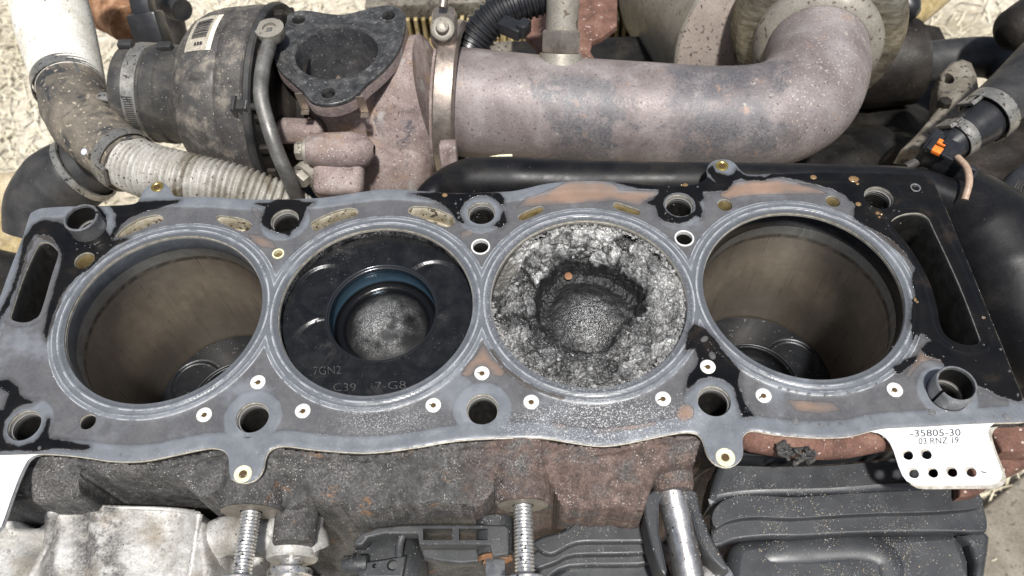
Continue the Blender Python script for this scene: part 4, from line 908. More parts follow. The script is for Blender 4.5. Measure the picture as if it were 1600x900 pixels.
# =====================================================================================================
# BLACK SLOTTED BRACKET
# =====================================================================================================
zB = -25
t = thing('slotted_bracket', 'black plastic bracket with two rectangular slots under the block front', 'bracket', tuple(U(680, 850, zB)))
mb = MB(); pts = [(552,852),(554,842),(566,832),(590,824),(630,820),(680,819),(740,819),(790,820),(796,826),(795,866),(770,870),(765,852),(655,852),(652,834),(600,834),(575,840),(566,852)]
mb.prism([U(a, b, zB) for a, b in pts], (0, 0, -7), .8, holes=[[U(a, b, zB) for a, b in q] for q in ([(661,826),(707,826),(707,844),(661,844)], [(717,826),(762,826),(762,844),(717,844)])])
mb.build('slotted_frame', M['plastic_black'], t, smooth=35)
mb = MB(); mb.prism([U(a, b, -34) for a, b in [(655,852),(765,852),(752,878),(720,881),(690,878),(662,872)]], (0, 0, -5), 1); mb.build('lower_shelf', M['plastic_black'], t, smooth=35)
mb = MB(); mb.tube([U(630, 834, -29), U(625, 848, -30), U(623, 868, -33)], 1.6, 10); mb.build('rib', M['plastic_black'], t)
f_ = U(774, 868, -34); mb = MB(); mb.lathe([(.01, 0), (6.6, 0), (7.4, .8), (7.6, 14)], f_, (0, 1, 0), 30); mb.build('post', M['plastic_black'], t, smooth=35)
t2_ = thing('rusty_flange_bolt', 'small rusty flange bolt under the black slotted bracket post', 'bolt', tuple(f_))
mb = MB(); mb.lathe([(.01, 0), (6.2, 0), (7.0, .6), (7.0, 1.6), (6, 2.2)], f_ + V(0, -.2, 0), (0, -1, 0), 30); mb.build('flange', M['rust_orange'], t2_, smooth=30)
mb = MB(); mb.lathe([(4.3, 1.6), (4.3, 8), (3.7, 8.8), (.01, 8.8)], f_, (0, -1, 0), 6); mb.build('hex_head', M['steel_dowel'], t2_, smooth=20)
t = thing('plug_dome', 'dusty black domed plug with clip ear left of the slotted bracket', 'plug', tuple(U(610, 880, -40)))
mb = MB(); mb.lathe([(.01, 5), (6, 4.4), (12, 2), (15.2, -3), (16, -9), (16, -30)], U(605, 884, -42), (.1, -.15, 1), 48); mb.build('dome', M['plastic_black'], t, smooth=50)
mb = MB(); mb.prism([U(a, b, -33) for a, b in [(556,880),(600,874),(634,868),(628,902),(560,902)]], (0, 0, -3), .6, holes=[circ3(613, 883, 2.2, -33, 14), circ3(585, 884, .9, -33, 10)]); mb.build('clip_plate', M['plastic_black'], t, smooth=35)
mb = MB(); mb.lathe([(3.2, -5), (3.6, -4), (3.6, 4), (3.2, 5)], U(556, 882, -35), (1, 0, .1), 20, True, True); mb.build('clip_ear', M['plastic_black'], t, smooth=35)

# =====================================================================================================
# BLACK COVER IN THE MIDDLE, DIPSTICK TUBE, BIG COVER
# =====================================================================================================
def stack(t, layers, mt):
    for nm, pts, z, d, bev in layers:
        zf = z if callable(z) else (lambda q, z=z: z)
        mb = MB(); lp = smooth_loop(np.array(pts, float), 4); mb.prism([U(a, b, zf(b)) for a, b in lp], (0, 0, -d), bev); mb.build(nm, mt, t, smooth=40)
t = thing('small_cover', 'black layered plastic cover between right stud and dipstick tube', 'cover', tuple(U(920, 860, -45)))
stack(t, [('top_lid', [(832,850),(845,838),(880,828),(898,815),(915,806),(960,803),(1012,803),(1016,830),(1014,846),(960,848),(900,850),(860,868)], -34, 4.5, 1.2),
          ('parting_flange', [(826,872),(850,852),(880,842),(900,828),(930,824),(1018,822),(1020,862),(900,868),(868,880),(828,892)], -37.5, 4, 1.0),
          ('lower_flange', [(824,892),(856,872),(884,862),(900,848),(930,842),(1022,838),(1024,880),(890,886),(850,910),(824,912)], -42, 4, 1.2),
          ('body', [(850,930),(858,905),(880,888),(910,876),(1030,868),(1036,940),(850,940)], -46.5, 25, 2)], M['plastic_cover'])
t = thing('dipstick_tube', 'bright steel tube in a black sheath pointing at the viewer', 'tube', tuple(U(1065, 830, -24)))
a_ = U(1049, 768, -22); mb = MB(); mb.tube([a_ + V(0, 8, 1), a_, U(1060, 815, -24), U(1078, 905, -27), U(1092, 960, -29)], 5.7, 30, sub=8); mb.build('steel_tube', M['steel_tube'], t, smooth=60)
mb = MB(); pts = [(1005,780),(1010,772),(1024,763),(1040,758),(1064,757),(1080,762),(1090,771),(1096,800),(1110,835),(1134,878),(1140,892),(1128,890),(1106,868),(1090,835),(1080,800),(1074,778),(1060,771),(1040,772),(1030,785),(1030,830),(1042,890),(1040,902),(1030,890),(1016,850),(1008,812)]
mb.prism([U(a, b, -18.5) for a, b in pts], (0, 0, -16), 1.0); mb.build('sheath', M['plastic_cover'], t, smooth=40)
f_ = U(1118, 906, -34); mb = MB(); mb.lathe([(.01, 4), (4, 3.4), (6.8, 1.5), (7.4, -2), (7.4, -12)], f_, (0, -.2, 1), 30)
o = mb.build('bolt_head', M['zinc'], None, org=tuple(f_)); tag(o, 'round silver bolt head at the bottom edge beside the dipstick tube', 'bolt')
t = thing('large_cover', 'large dusty black plastic cover under the part number tag', 'cover', tuple(U(1330, 830, -50)))
stack(t, [('upper_box', [(1108,790),(1112,760),(1122,730),(1130,712),(1150,702),(1220,704),(1300,702),(1390,694),(1420,690),(1450,700),(1485,738),(1496,758),(1470,762),(1380,766),(1300,772),(1180,775),(1125,782)], lambda q: float(np.interp(q, [700, 778], [-12, -24.3])), 18, 2.5),
          ('upper_flange', [(1112,812),(1118,792),(1140,777),(1180,773),(1240,776),(1300,772),(1380,768),(1460,764),(1522,760),(1530,770),(1532,792),(1460,800),(1380,802),(1300,806),(1240,810),(1180,808),(1140,814),(1120,824)], -24, 4.3, .35),
          ('lower_flange', [(1113,850),(1112,822),(1124,810),(1150,802),(1190,798),(1240,798),(1300,793),(1380,789),(1460,786),(1526,782),(1540,800),(1543,826),(1530,832),(1460,831),(1380,832),(1300,835),(1250,838),(1200,838),(1150,843),(1126,852)], -28.5, 5, .9),
          ('body', [(1138,960),(1136,890),(1140,862),(1150,846),(1180,838),(1300,832),(1400,828),(1490,824),(1506,836),(1516,860),(1524,885),(1530,960)], -35, 60, 5)], M['plastic_cover'])
mb = MB(); mb.tube([U(a, b, -28.3) for a, b in ((1114,832),(1126,820),(1142,813),(1180,807),(1240,809),(1300,805),(1380,801),(1460,799),(1531,791))], .55, 8, sub=8); mb.build('parting_line', M['rubber'], t, smooth=60)
mb = MB(); mb.tube([U(1165, 872, -38), U(1200, 866, -36.6), U(1260, 860, -36.0), U(1330, 856, -36.0), U(1368, 862, -36.2), U(1388, 878, -36.4), U(1394, 910, -36.6)], [1, 5, 6, 6, 6, 6, 6], 20, flat=.42, sub=8); mb.build('moulded_rib', M['plastic_cover'], t, smooth=60)
mb = MB(); mb.prism([U(a, b, -30) for a, b in [(1500,836),(1536,826),(1548,838),(1546,860),(1540,900),(1536,940),(1520,940),(1524,880),(1516,850)]], (0, 0, -30), 2); mb.build('end_wall', M['plastic_black'], t, smooth=40)
# torn crumb of sealant on the cover
mb = MB(); c_ = U(1243, 709, -1.5)
for k in range(16):
    q = c_ + V(random.gauss(0, 4.5), random.gauss(0, 2.0), random.uniform(-1, 1)); pth = [q + V(random.uniform(-3, 3), random.uniform(-2, 2), random.uniform(-.8, 1)) for _ in range(4)]
    mb.tube(pth, [random.uniform(.4, 1.0) for _ in range(4)], 7, sub=4)
o = mb.build('sealant_crumb', M['rubber_dusty'], None, org=tuple(c_), smooth=0); tag(o, 'torn lump of dark sealant lying on the large black cover', 'sealant crumb')
# rusty lug at the far right
t = thing('rusty_lug', 'rust brown block lug right of the white part number tag', 'lug', tuple(U(1580, 690, -12)))
mb = MB(); mb.prism([U(a, b, -8) for a, b in [(1546,664),(1620,664),(1620,706),(1567,705),(1558,688)]], (0, 0, -9), 1.2); mb.build('upper_pad', M['rust_red'], t, smooth=40)
mb = MB(); mb.prism([U(a, b, -18) for a, b in [(1500,700),(1620,700),(1620,720),(1590,734),(1560,752),(1530,772),(1500,776)]], (0, 0, -14), 2); mb.build('lower_pad', M['rust_red'], t, smooth=40)

# =====================================================================================================
# TURBOCHARGER, DOWNPIPE AND EXHAUST  (behind the block)
# =====================================================================================================
AXD = V(1, -.107, -.03).normalized()
def AX(x): return V(x, 157 - .107 * (x + 14), -37 - .03 * (x + 14))
def axx(px, py=150): # x on the turbo axis for a pixel
    p = U(px, py, -36); return p.x
turbo = thing('turbocharger', 'rust pink turbocharger with black three bolt flange and dusty compressor', 'turbocharger', tuple(AX(-90)))
def prof(rows): return [(r_, (x + 90) / AXD.x) for x, r_ in rows]
O9 = AX(-90)
# turbine volute: round scroll, a little lumpy
SO = V(0, -11, -25)
mb = MB(); mb.lathe(prof([(-104, 16), (-102, 28), (-98, 35), (-90, 40), (-80, 43), (-70, 44), (-58, 43.5), (-48, 42), (-38, 40), (-32, 37), (-29, 30)]), O9 + SO, AXD, 90)
vv = np.array(mb.v); dd = fbm(vv[:, 0] * .035 + 3, vv[:, 1] * .03 + vv[:, 2] * .03, 4); c_ = np.array([tuple(AX(x) + SO) for x in vv[:, 0]]); rad = vv - c_
mb.v = (c_ + rad * (1 + .05 * dd[:, None])).tolist(); oc = U(526, 83, 6.0); ro = (U(590, 83, 6.0) - U(462, 83, 6.0)).length / 2; throat = lambda p: math.hypot(p[0] - oc.x, p[1] - oc.y) < ro - .5 and p[2] > -44
mb.drop(throat); mb.build('turbine_scroll', M['rust_pink'], turbo, smooth=60)
mb = MB(); mb.tube([AX(-64) + SO * .8, AX(-48) + SO * .45, AX(-36) + SO * .1, AX(-28)], [40, 39, 38, 37], 60, sub=6); mb.drop(throat); mb.build('outlet_cone', M['rust_pink'], turbo, smooth=60)
mb = MB(); mb.lathe(prof([(-26, 36), (-25, 42), (-22, 42), (-20, 38), (-14, 33)]), O9, AXD, 72); mb.build('outlet_flange', M['rust_pink'], turbo, smooth=35)
# inlet neck and three-bolt flange
M['throat'] = mat('sooty_grey_throat', [(.045, .046, .05), (.085, .086, .09), (.15, .145, .14)], 8, .55, .2, .3, .06, .9, [((.35, .34, .32), .9, .05)])
zF = 6.0
fl_px = [(427,77),(430,60),(440,33),(450,22),(467,16),(490,17),(513,21),(537,22),(560,17),(587,10),(610,8),(628,15),(634,30),(630,57),(620,83),(597,110),(573,130),(557,147),(537,158),(510,163),(487,158),(473,143),(457,128),(437,110),(428,93)]
fl3 = [V(*q, zF) for q in smooth_loop(poly(fl_px, zF), 3)]
oc = U(526, 83, zF); ro = (U(590, 83, zF) - U(462, 83, zF)).length / 2
hole = [oc + V(ro * math.cos(a), ro * .90 * math.sin(a), 0) for a in np.linspace(0, 2 * math.pi, 60, endpoint=False)]
def c3(px, py, r_, z, n=20): return circ3(px, py, r_, z, n)
bh = [(467,31), (607,25), (513,146)]
mb = MB(); mb.prism(fl3, (0, 0, -2.2), .5, holes=[hole] + [c3(a, b, 3.6, zF) for a, b in bh]); mb.build('flange_gasket', M['black_iron'], turbo, smooth=35)
cen = sum(fl3, V(0, 0, 0)) / len(fl3)
lo3 = [cen + (p - cen) * 1.0 + V(0, 0, -2.25) for p in fl3]
mb = MB(); mb.prism(lo3, (0, 0, -6.5), .6, holes=[[p + V(0, 0, -2.25) for p in hole]] + [c3(a, b, 3.6, zF - 2.25) if False else [q + V(0, 0, -2.25) for q in c3(a, b, 3.6, zF)] for a, b in bh]); mb.build('inlet_flange', M['rust_pink'], turbo, smooth=40)
mb = MB(); m_ = len(hole); mb.lathe([(ro - .12, .1), (ro - .5, -8), (ro - 1.2, -20), (ro - 3, -36), (ro - 7, -52)], oc, (0, 0, 1), 60, cap1=True); mb.v = [(p[0], oc.y + (p[1] - oc.y) * .9, p[2]) for p in mb.v]; mb.build('inlet_bore', M['throat'], turbo)
mb = MB(); mb.lathe([(ro + .6, -.02), (ro + .6, .35), (ro + 1.4, .45), (ro + 2.6, .45), (ro + 3, .0)], oc, (0, 0, 1), 60)
mb.lathe([(ro + 4, -.02), (ro + 4.1, .28), (ro + 4.8, .28), (ro + 5, -.02)], oc, (0, 0, 1), 60); mb.v = [(p[0], oc.y + (p[1] - oc.y) * .9, p[2]) for p in mb.v]; mb.build('gasket_bead', M['black_iron'], turbo)
for a, b in bh:
    c = U(a, b, zF); mb = MB(); mb.lathe([(5.2, -.05), (5.2, .3), (4.4, .4), (3.7, .3), (3.4, -1), (3.2, -1.6), (3.4, -2.2), (3.2, -2.8), (3.4, -3.4), (3.2, -9)], c, (0, 0, 1), 26, cap1=True); mb.build('threaded_hole', M['black_iron'], turbo, smooth=60)
mb = MB(); n1 = [cen + (p - cen) * .95 + V(0, 0, -8.5) for p in fl3[::2]]; k_ = len(n1)
rows = [n1, [cen + V((p - cen).x * .86, (p - cen).y * .86, -16) for p in n1], [cen + V(2 + (p - cen).x * .9, -3 + (p - cen).y * .82, -30) for p in n1], [cen + V(6 + (p - cen).x * 1.05, -8 + (p - cen).y * .8, -52) for p in n1]]
mb.add([p for r_ in rows for p in r_], [(j * k_ + i, j * k_ + (i + 1) % k_, (j + 1) * k_ + (i + 1) % k_, (j + 1) * k_ + i) for j in range(3) for i in range(k_)]); mb.drop(throat); mb.build('inlet_neck', M['rust_pink'], turbo, smooth=70)
for a, b in ((468, 145), (563, 150)):        # hanging gasket clips
    p = U(a, b, zF); mb = MB(); mb.box(p + V(0, -.5, -5.5), (4.0, .5, 13), Matrix.Rotation(R(8), 3, 'X')); mb.box(p + V(0, -1.6, -12), (4, 3, .6)); mb.build('gasket_clip', M['clamp_steel'], turbo, smooth=0)
# bolts, lug and ribs on the scroll
f_ = U(484, 235, -20); ld = V(1, -.06, .0).normalized()
mb = MB(); mb.lathe([(.01, 0), (8.2, 0), (8.8, .8), (9.2, 8), (9.8, 22), (8, 30), (3, 34)], f_, ld, 34); mb.build('scroll_lug', M['rust_pink'], turbo, smooth=45)
mb = MB(); mb.lathe([(.01, 7), (4.6, 7), (5.0, 6.4), (5.0, 2.2)], f_, -ld, 6); mb.lathe([(5, 2.4), (6.6, 2.4), (6.9, 1.9), (6.9, -.2)], f_, -ld, 28); mb.build('scroll_bolt', M['cat_shell'], turbo, smooth=30)
f_ = U(474, 276, -30); mb = MB(); mb.lathe([(.01, 4), (4.6, 4), (5, 3.4), (5, 0)], f_, V(-.5, -.75, .1), 6); mb.lathe([(5, 0), (6.8, 0), (6.8, -3), (8, -12)], f_, V(-.5, -.75, .1), 24); mb.build('scroll_bolt', M['cat_shell'], turbo, smooth=40)
mb = MB(); mb.box(U(470, 205, -24), (26, 13, 12), Matrix.Rotation(R(-6), 3, 'Z') @ Matrix.Rotation(R(-20), 3, 'X'), 0, 3.5); mb.build('scroll_rib', M['rust_pink'], turbo, smooth=60)
mb = MB(); mb.box(U(530, 274, -29), (26, 22, 12), Matrix.Rotation(R(-4), 3, 'Z') @ Matrix.Rotation(R(30), 3, 'X'), 0, 4); mb.build('scroll_rib', M['rust_pink'], turbo, smooth=60)
# centre housing and compressor
CO = V(0, -7, 0); O9c = O9 + CO
mb = MB(); mb.lathe(prof([(-112, 40), (-109, 30), (-104, 25), (-98, 30), (-94, 30)]), O9c, AXD, 60); mb.build('centre_housing', M['bay_brown'], turbo, smooth=35)
mb = MB(); mb.lathe(prof([(-166, 25), (-165.5, 29), (-164, 33), (-161, 38.5), (-157, 43), (-151, 46.5), (-144, 48.8), (-136, 50), (-134.6, 49.4), (-133.4, 50.4), (-126, 51.4), (-120, 51.6), (-118.6, 50.6), (-118, 47)]), O9c, AXD, 110); mb.build('compressor_housing', M['comp'], turbo, smooth=35)
mb = MB(); mb.lathe(prof([(-118.4, 40), (-118.4, 52.4), (-117.4, 53.2), (-115, 53.2), (-114, 52.2), (-114, 40)]), O9c, AXD, 110); mb.build('compressor_band', M['rubber'], turbo, smooth=35)
mb = MB(); mb.lathe(prof([(-114, 40), (-114, 48), (-109, 48), (-108, 45), (-108, 30)]), O9c, AXD, 60); mb.build('back_plate', M['bay_dark'], turbo, smooth=35)
for k in range(18):
    a = 2 * math.pi * k / 18; u = V(0, .07, 1); u = (u - AXD * u.dot(AXD)).normalized(); w_ = AXD.cross(u); p = AX(-111) + CO + (u * math.cos(a) + w_ * math.sin(a)) * 48
    if p.z < -60: continue
    mb = MB(); mb.box(p, (5, 4.5, 4.5), None, 0, .8); mb.build('back_plate_lug', M['bay_brown'], turbo, smooth=30)
p = U(377, 166, -2); mb = MB(); mb.lathe([(.01, 6), (4.2, 6), (4.6, 5.4), (4.6, 0), (6.6, 0), (6.8, -.6), (6.8, -2)], p + V(0, 0, 0), (.95, -.3, .2), 6); mb.lathe([(2, 6), (2, 16)], p, (.95, -.3, .2), 12, cap1=True); mb.build('band_bolt', M['rubber'], turbo, smooth=30)
for px, py in ((395, 25), (408, 60)):
    p = U(px, py, 4); mb = MB(); mb.lathe([(.01, 4), (5, 4), (5.4, 3.2), (5.4, -8)], p, (.9, -.2, .4), 6); mb.build('housing_bolt', M['alu_dirty'], turbo, smooth=30)
# sticker with bar code wrapped on the compressor
Oc = AX(-166); UPV = V(0, .0, 1); 
def patch(mb, x0, x1, a0, a1, rf, n=10, mi=0):
    u = (V(0, 0, 1) - AXD * AXD.z).normalized(); w_ = AXD.cross(u); vs = []
    for i in range(n + 1):
        a = a0 + (a1 - a0) * i / n
        for x in (x0, x1):
            vs.append(AX(x) + CO + (u * math.cos(a) + w_ * math.sin(a)) * rf(x))
    mb.add(vs, [(2 * i, 2 * i + 1, 2 * i + 3, 2 * i + 2) for i in range(n)], mi)
rc = lambda x: np.interp(x, [-157, -151, -144, -136], [43, 46.5, 48.8, 50])
A0, A1 = R(-2), R(-30)
mb = MB(); 
for q in range(6): patch(mb, -153 + q * 2.6, -153 + (q + 1) * 2.6, R(-14), R(17), lambda x: rc(x) + .35, 16); st = mb.build('bar_code_sticker', M['paper'], turbo, smooth=60)
mb = MB(); a = 10.0; random.seed(3)
a = -9.0
while a < 7.5:
    wd = random.choice((.3, .55, .9))
    for x0, x1 in ((-150.4, -147), (-147, -144), (-144, -141.5)): patch(mb, x0, x1, R(a), R(a + wd), lambda x: rc(x) + .55, 1)
    a += wd + random.choice((.4, .65))
for q in range(3): patch(mb, -147.5 + q * 1.7, -146.3 + q * 1.7, R(11), R(13.5), lambda x: rc(x) + .55, 1)
mb.build('bar_code', M['ink'], st, smooth=0)
random.seed(11)
# intake sleeve with worm clamp
t = thing('intake_sleeve', 'black rubber intake sleeve with worm clamp left of the compressor', 'sleeve', tuple(AX(-210)))
mb = MB(); mb.lathe(prof([(-203, 21), (-203.4, 26), (-202, 27), (-197, 27.4), (-196, 27), (-186, 27), (-185, 27.8), (-178, 28.2), (-177, 27.4), (-168, 28), (-166, 29.4), (-163, 29.4), (-162, 25)]), O9c, AXD, 72); mb.build('rubber_sleeve', M['rubber_dusty'], t, smooth=35)
mb = MB(); mb.lathe(prof([(-195.4, 27), (-195, 28), (-187.4, 28), (-187, 27)]), O9c, AXD, 72); cb = mb.build('clamp_band', M['clip_steel'], t, smooth=35)
mb = MB()
for k in range(16): patch(mb, -193.6, -188.6, R(50 + 2.6 * k), R(51.3 + 2.6 * k), lambda x: 28.1, 1)
mb.build('worm_notches', M['rubber'], cb, smooth=0)
for a in (-198, -176):
    mb = MB(); u = (V(0, 0, 1) - AXD * AXD.z).normalized(); w_ = AXD.cross(u); mb.box(AX(a) + CO + (u * .96 - w_ * .28) * 28.5, (8, 5, 5), None, 0, .8); mb.build('moulded_lug', M['rubber'], t, smooth=30)
# oil pipe
M['oil_pipe'] = mat('dull_grimy_pipe', [(.07, .068, .062), (.15, .145, .135), (.24, .235, .22)], 12, .5, .2, .5, .03, .8)
mb = MB(); mb.tube([U(424, 52, 14), U(420, 72, 14), U(411, 105, 12), U(408, 150, 8), U(419, 195, 0), U(434, 240, -10), U(454, 285, -24), U(472, 330, -50)], 3.8, 18, sub=8)
t = thing('oil_pipe', 'bent dull steel oil pipe between compressor and turbine scroll', 'pipe', tuple(U(424, 52, 0)))
mb.build('pipe', M['oil_pipe'], t, smooth=60)
mb = MB(); mb.lathe([(6.6, -2), (7.4, 0), (7.4, 4), (3.6, 4.2), (3.6, 2.5), (.01, 2.4)], U(424, 53, 15), (0, 0, 1), 24); mb.build('banjo_end', M['cat_shell'], t, smooth=35)
# downpipe
dp = thing('downpipe', 'heat stained pinkish steel exhaust downpipe running to the right', 'pipe', tuple(AX(-14)))
path = [AX(-22), AX(-14), U(790, 167, -37), U(880, 174, -38), U(1000, 181, -40), U(1110, 187, -42), U(1195, 182, -43), U(1250, 158, -44), U(1274, 118, -47), U(1276, 80, -52), U(1273, 48, -58)]
def dpmat():
    n = NT('heat_stained_downpipe'); x = n.math('MULTIPLY', n.xyz()[0], 1000)
    b = n.noise(24, 7, .6, 3, .4); f = n.noise(1.2, 6, .66, 5)
    col = n.ramp(b, [(.3, (.150, .122, .117)), (.5, (.225, .193, .187)), (.7, (.31, .278, .272))])
    xx = n.math('ADD', x, n.math('MULTIPLY', n.math('SUBTRACT', n.noise(26, 8, .7, 8, 1.0), .5), 120))
    y_ = n.math('MULTIPLY', n.xyz()[1], 1000)
    d1 = n.math('MULTIPLY', n.rng(n.math('ABSOLUTE', n.math('SUBTRACT', xx, 66)), 28, 12), n.rng(n.math('ADD', y_, n.math('MULTIPLY', xx, .1)), 2, -14))
    d2 = n.rng(n.math('ABSOLUTE', n.math('SUBTRACT', xx, 142)), 34, 14)
    dk = n.math('MULTIPLY', n.math('MAXIMUM', d1, d2), n.rng(n.noise(12, 7, .7, 19), .30, .60, .25, .80))
    col = n.mix(dk, col, n.ramp(f, [(.3, (.055, .058, .066)), (.7, (.125, .128, .138))]))
    col = n.mix(n.math('MULTIPLY', n.rng(n.noise(8, 6, .7, 27), .62, .7), .8), col, (.38, .36, .32))
    col = n.mix(n.math('MULTIPLY', n.rng(n.noise(14, 6, .7, 33), .58, .7), .6), col, (.33, .22, .16))
    col = n.mix(n.math('MULTIPLY', speck(n, 1.0, .09), n.rng(xx, 150, 190, .10, 1.0)), col, (.46, .40, .34)); col = n.mix(speck(n, 1.2, .06), col, (.10, .075, .07))
    col = n.mix(.38, col, n.ramp(f, [(.3, (.55, .55, .55)), (.7, (1.4, 1.4, 1.4))]), 'MULTIPLY')
    return n.out(col, n.rng(f, .3, .7, .42, .66), .2, n.bump(f, .10, 1, n.bump(b, .5, .5)), .4)
M['downpipe'] = dpmat()
mb = MB(); mb.tube(path, [33, 30.5, 30, 29.6, 29.4, 29.2, 29.5, 30, 30, 30, 30], 64, sub=10, caps=False); mb.build('pipe_body', M['downpipe'], dp, smooth=60)
# weld collar and flex section
ed = (path[-1] - path[-3]).normalized(); pe = path[-2]
mb = MB(); mb.lathe([(30.2, -4), (33, -3), (37, 0), (38.5, 4), (38, 9), (40, 12), (40, 22)], pe + ed * 2, ed, 64); mb.build('weld_collar', M['cat_shell'], dp, smooth=45)
pr = []
for k in range(26): pr += [(47 + 5 * math.sin(k / 26 * 3.14), 10 + k * 1.6), (48.6 + 5 * math.sin(k / 26 * 3.14), 10.8 + k * 1.6)]
mb = MB(); mb.lathe([(38, 8), (44, 8.5)] + pr, pe + ed * 2, ed, 72); mb.build('flex_section', M['braid'], dp, smooth=60)
# oxygen sensor
sdir = V(.06, .62, .78).normalized(); b_ = U(876, 92, -14)
sn = thing('oxygen_sensor', 'steel exhaust sensor screwed into the top of the downpipe', 'sensor', tuple(b_))
mb = MB(); mb.lathe([(14, -6), (12.5, -2), (12, 4), (11.4, 6), (8, 6.3)], b_ - sdir * 3, sdir, 40); mb.build('weld_boss', M['cat_shell'], sn, smooth=40)
mb = MB(); mb.lathe([(8, 3), (11.2, 3.4), (11.6, 4.4), (11.6, 14), (11, 15), (7.5, 15.4)], b_, sdir, 6); mb.build('hex_nut', M['clamp_steel'], sn, smooth=20)
mb = MB(); mb.lathe([(8.6, 14), (8.8, 16), (8.8, 50), (8, 52), (8, 80)], b_, sdir, 36, cap1=True); mb.build('sensor_body', M['cat_shell'], sn, smooth=40)
# V-band clamp
vc = thing('band_clamp', 'discoloured steel band clamp joining turbocharger and downpipe', 'clamp', tuple(AX(-18)))
mb = MB(); mb.lathe([(39, -5.6), (43.2, -5.6), (44.6, -4.6), (44.8, 0), (44.6, 4.6), (43.2, 5.6), (39, 5.6)], AX(-18), AXD, 80); mb.build('band', M['clamp_steel'], vc, smooth=40)
p = U(692, 42, 14); mb = MB(); mb.box(p + V(0, 6, -6), (13.5, 26, 12), None, 0, 4); mb.build('bolt_lug', M['clamp_steel'], vc, smooth=40)
mb = MB(); mb.lathe([(6, -2), (6.2, 1), (5.6, 1.6), (3.6, 1.8), (3.2, 5), (2.6, 5.4), (.01, 5.4)], p + V(0, -3, 1), (.05, -.55, .85), 26); mb.build('clamp_bolt', M['cat_shell'], vc, smooth=40)
mb = MB(); mb.box(U(702, 252, -24), (9, 8, 22), Matrix.Rotation(R(-20), 3, 'X'), 0, 1.5); mb.build('lower_tongue', M['rust_pink'], vc, smooth=40)
mb = MB(); mb.tube([p + V(0, 10, 4), p + V(3, 24, 14), p + V(6, 40, 20)], 2.4, 12); mb.build('clamp_screw', M['clamp_steel'], vc)
mb = MB(); mb.tube([U(752, 268, -30), U(763, 247, -30), U(800, 243, -32)], .8, 8, sub=2); o = mb.build('wire_clip', M['brass_pale'], None, org=tuple(U(752, 268, -30))); tag(o, 'thin pale bent wire clip below the downpipe', 'wire clip')
# catalyst shell
ct = thing('catalyst_shell', 'beige catalytic converter shell with speckled rusty end at top right', 'catalytic converter', tuple(U(1150, 20, -120)))
cax = (U(1060, -160, -150) - U(1075, 60, -118)); cax = V(-.14, .93, -.33).normalized(); cc = U(1222, 78, -98)
mb = MB(); mb.lathe([(76, 0), (77.5, 1.5), (77.5, 4), (75.5, 5), (75, 8), (75, 160)], cc, cax, 90); mb.build('shell', M['cat_shell'], ct, smooth=40)
mb = MB(); mb.lathe([(76, .5), (73, -1), (60, -3), (44, -7), (36, -14)], cc, cax, 80); mb.build('end_cap', M['cat_end'], ct, smooth=50)

# =====================================================================================================
# BLACK DUCT BEHIND THE BLOCK AND BIG DUCT AT RIGHT
# =====================================================================================================
mb = MB(); mb.tube([U(655, 322, -26), U(690, 296, -24), U(735, 284, -20), U(800, 283, -19), U(900, 285, -19), U(1000, 284, -20), U(1150, 284, -21), U(1300, 285, -22), U(1420, 290, -24), U(1480, 310, -28)], [6, 9, 12, 12.2, 11, 10, 9.5, 9, 9, 10], 28, sub=8)
o = mb.build('coolant_rail', M['oily_plastic'], None, org=tuple(U(900, 285, -19)), smooth=60); tag(o, 'long black tube running behind the head gasket below the downpipe', 'tube')
t = thing('intake_duct', 'large oily black curved duct right of the head gasket', 'duct', tuple(U(1560, 420, -50)))
mb = MB(); mb.tube([U(1400, 305, -48), U(1470, 325, -48), U(1525, 370, -50), U(1565, 430, -54), U(1600, 500, -58), U(1660, 560, -60)], [14, 24, 30, 31, 29, 26], 40, sub=10); mb.build('duct_body', M['oily_plastic'], t, smooth=60)
mb = MB(); mb.tube([U(1430, 290, -34), U(1490, 303, -33), U(1545, 330, -34), U(1600, 365, -36), U(1640, 390, -38)], 2.0, 12, sub=8); mb.build('moulded_seam', M['oily_plastic'], t, smooth=60)

# =====================================================================================================
# LEFT: RIBBED HOSE
# =====================================================================================================
hs = thing('ribbed_hose', 'chalky pale ribbed hose with dusty rubber elbow at the left', 'hose', tuple(U(120, 160, -30)))
rib = lambda p_, h_=1.7: (lambda L: h_ * (abs(math.sin(math.pi * L / p_)) ** .6) - h_ * .7)
def fine_path(pts, n=40): return spline(pts, n)
hp1 = [U(66, -60, -30), U(76, 0, -30), U(88, 50, -30), U(100, 95, -31), U(112, 138, -32)]
mb = MB(); mb.tube(fine_path(hp1, 60), [22.6, 22.2, 21.5, 20, 18], 48, sub=1, mod=rib(2.6)); mb.build('upper_ribs', M['hose_white'], hs, smooth=70)
hp2 = [U(108, 128, -31.5), U(118, 160, -32), U(136, 195, -32), U(168, 228, -31), U(206, 258, -29)]
mb = MB(); mb.tube(hp2, [17.5, 18.5, 19, 17, 15.5], 44, sub=12, mod=lambda L: .8 * math.exp(-((L - 22) / 5) ** 2)); mb.build('rubber_elbow', M['hose_elbow'], hs, smooth=60)
hp3 = [U(198, 252, -29), U(236, 268, -28), U(300, 282, -28), U(370, 296, -32), U(430, 315, -40), U(470, 335, -52)]
mb = MB(); mb.tube(fine_path(hp3, 40), [14.4, 14.2, 13.6, 12.6, 11.6, 11], 44, sub=1, mod=rib(2.9, 2.4)); mb.build('lower_ribs', M['hose_low'], hs, smooth=70)
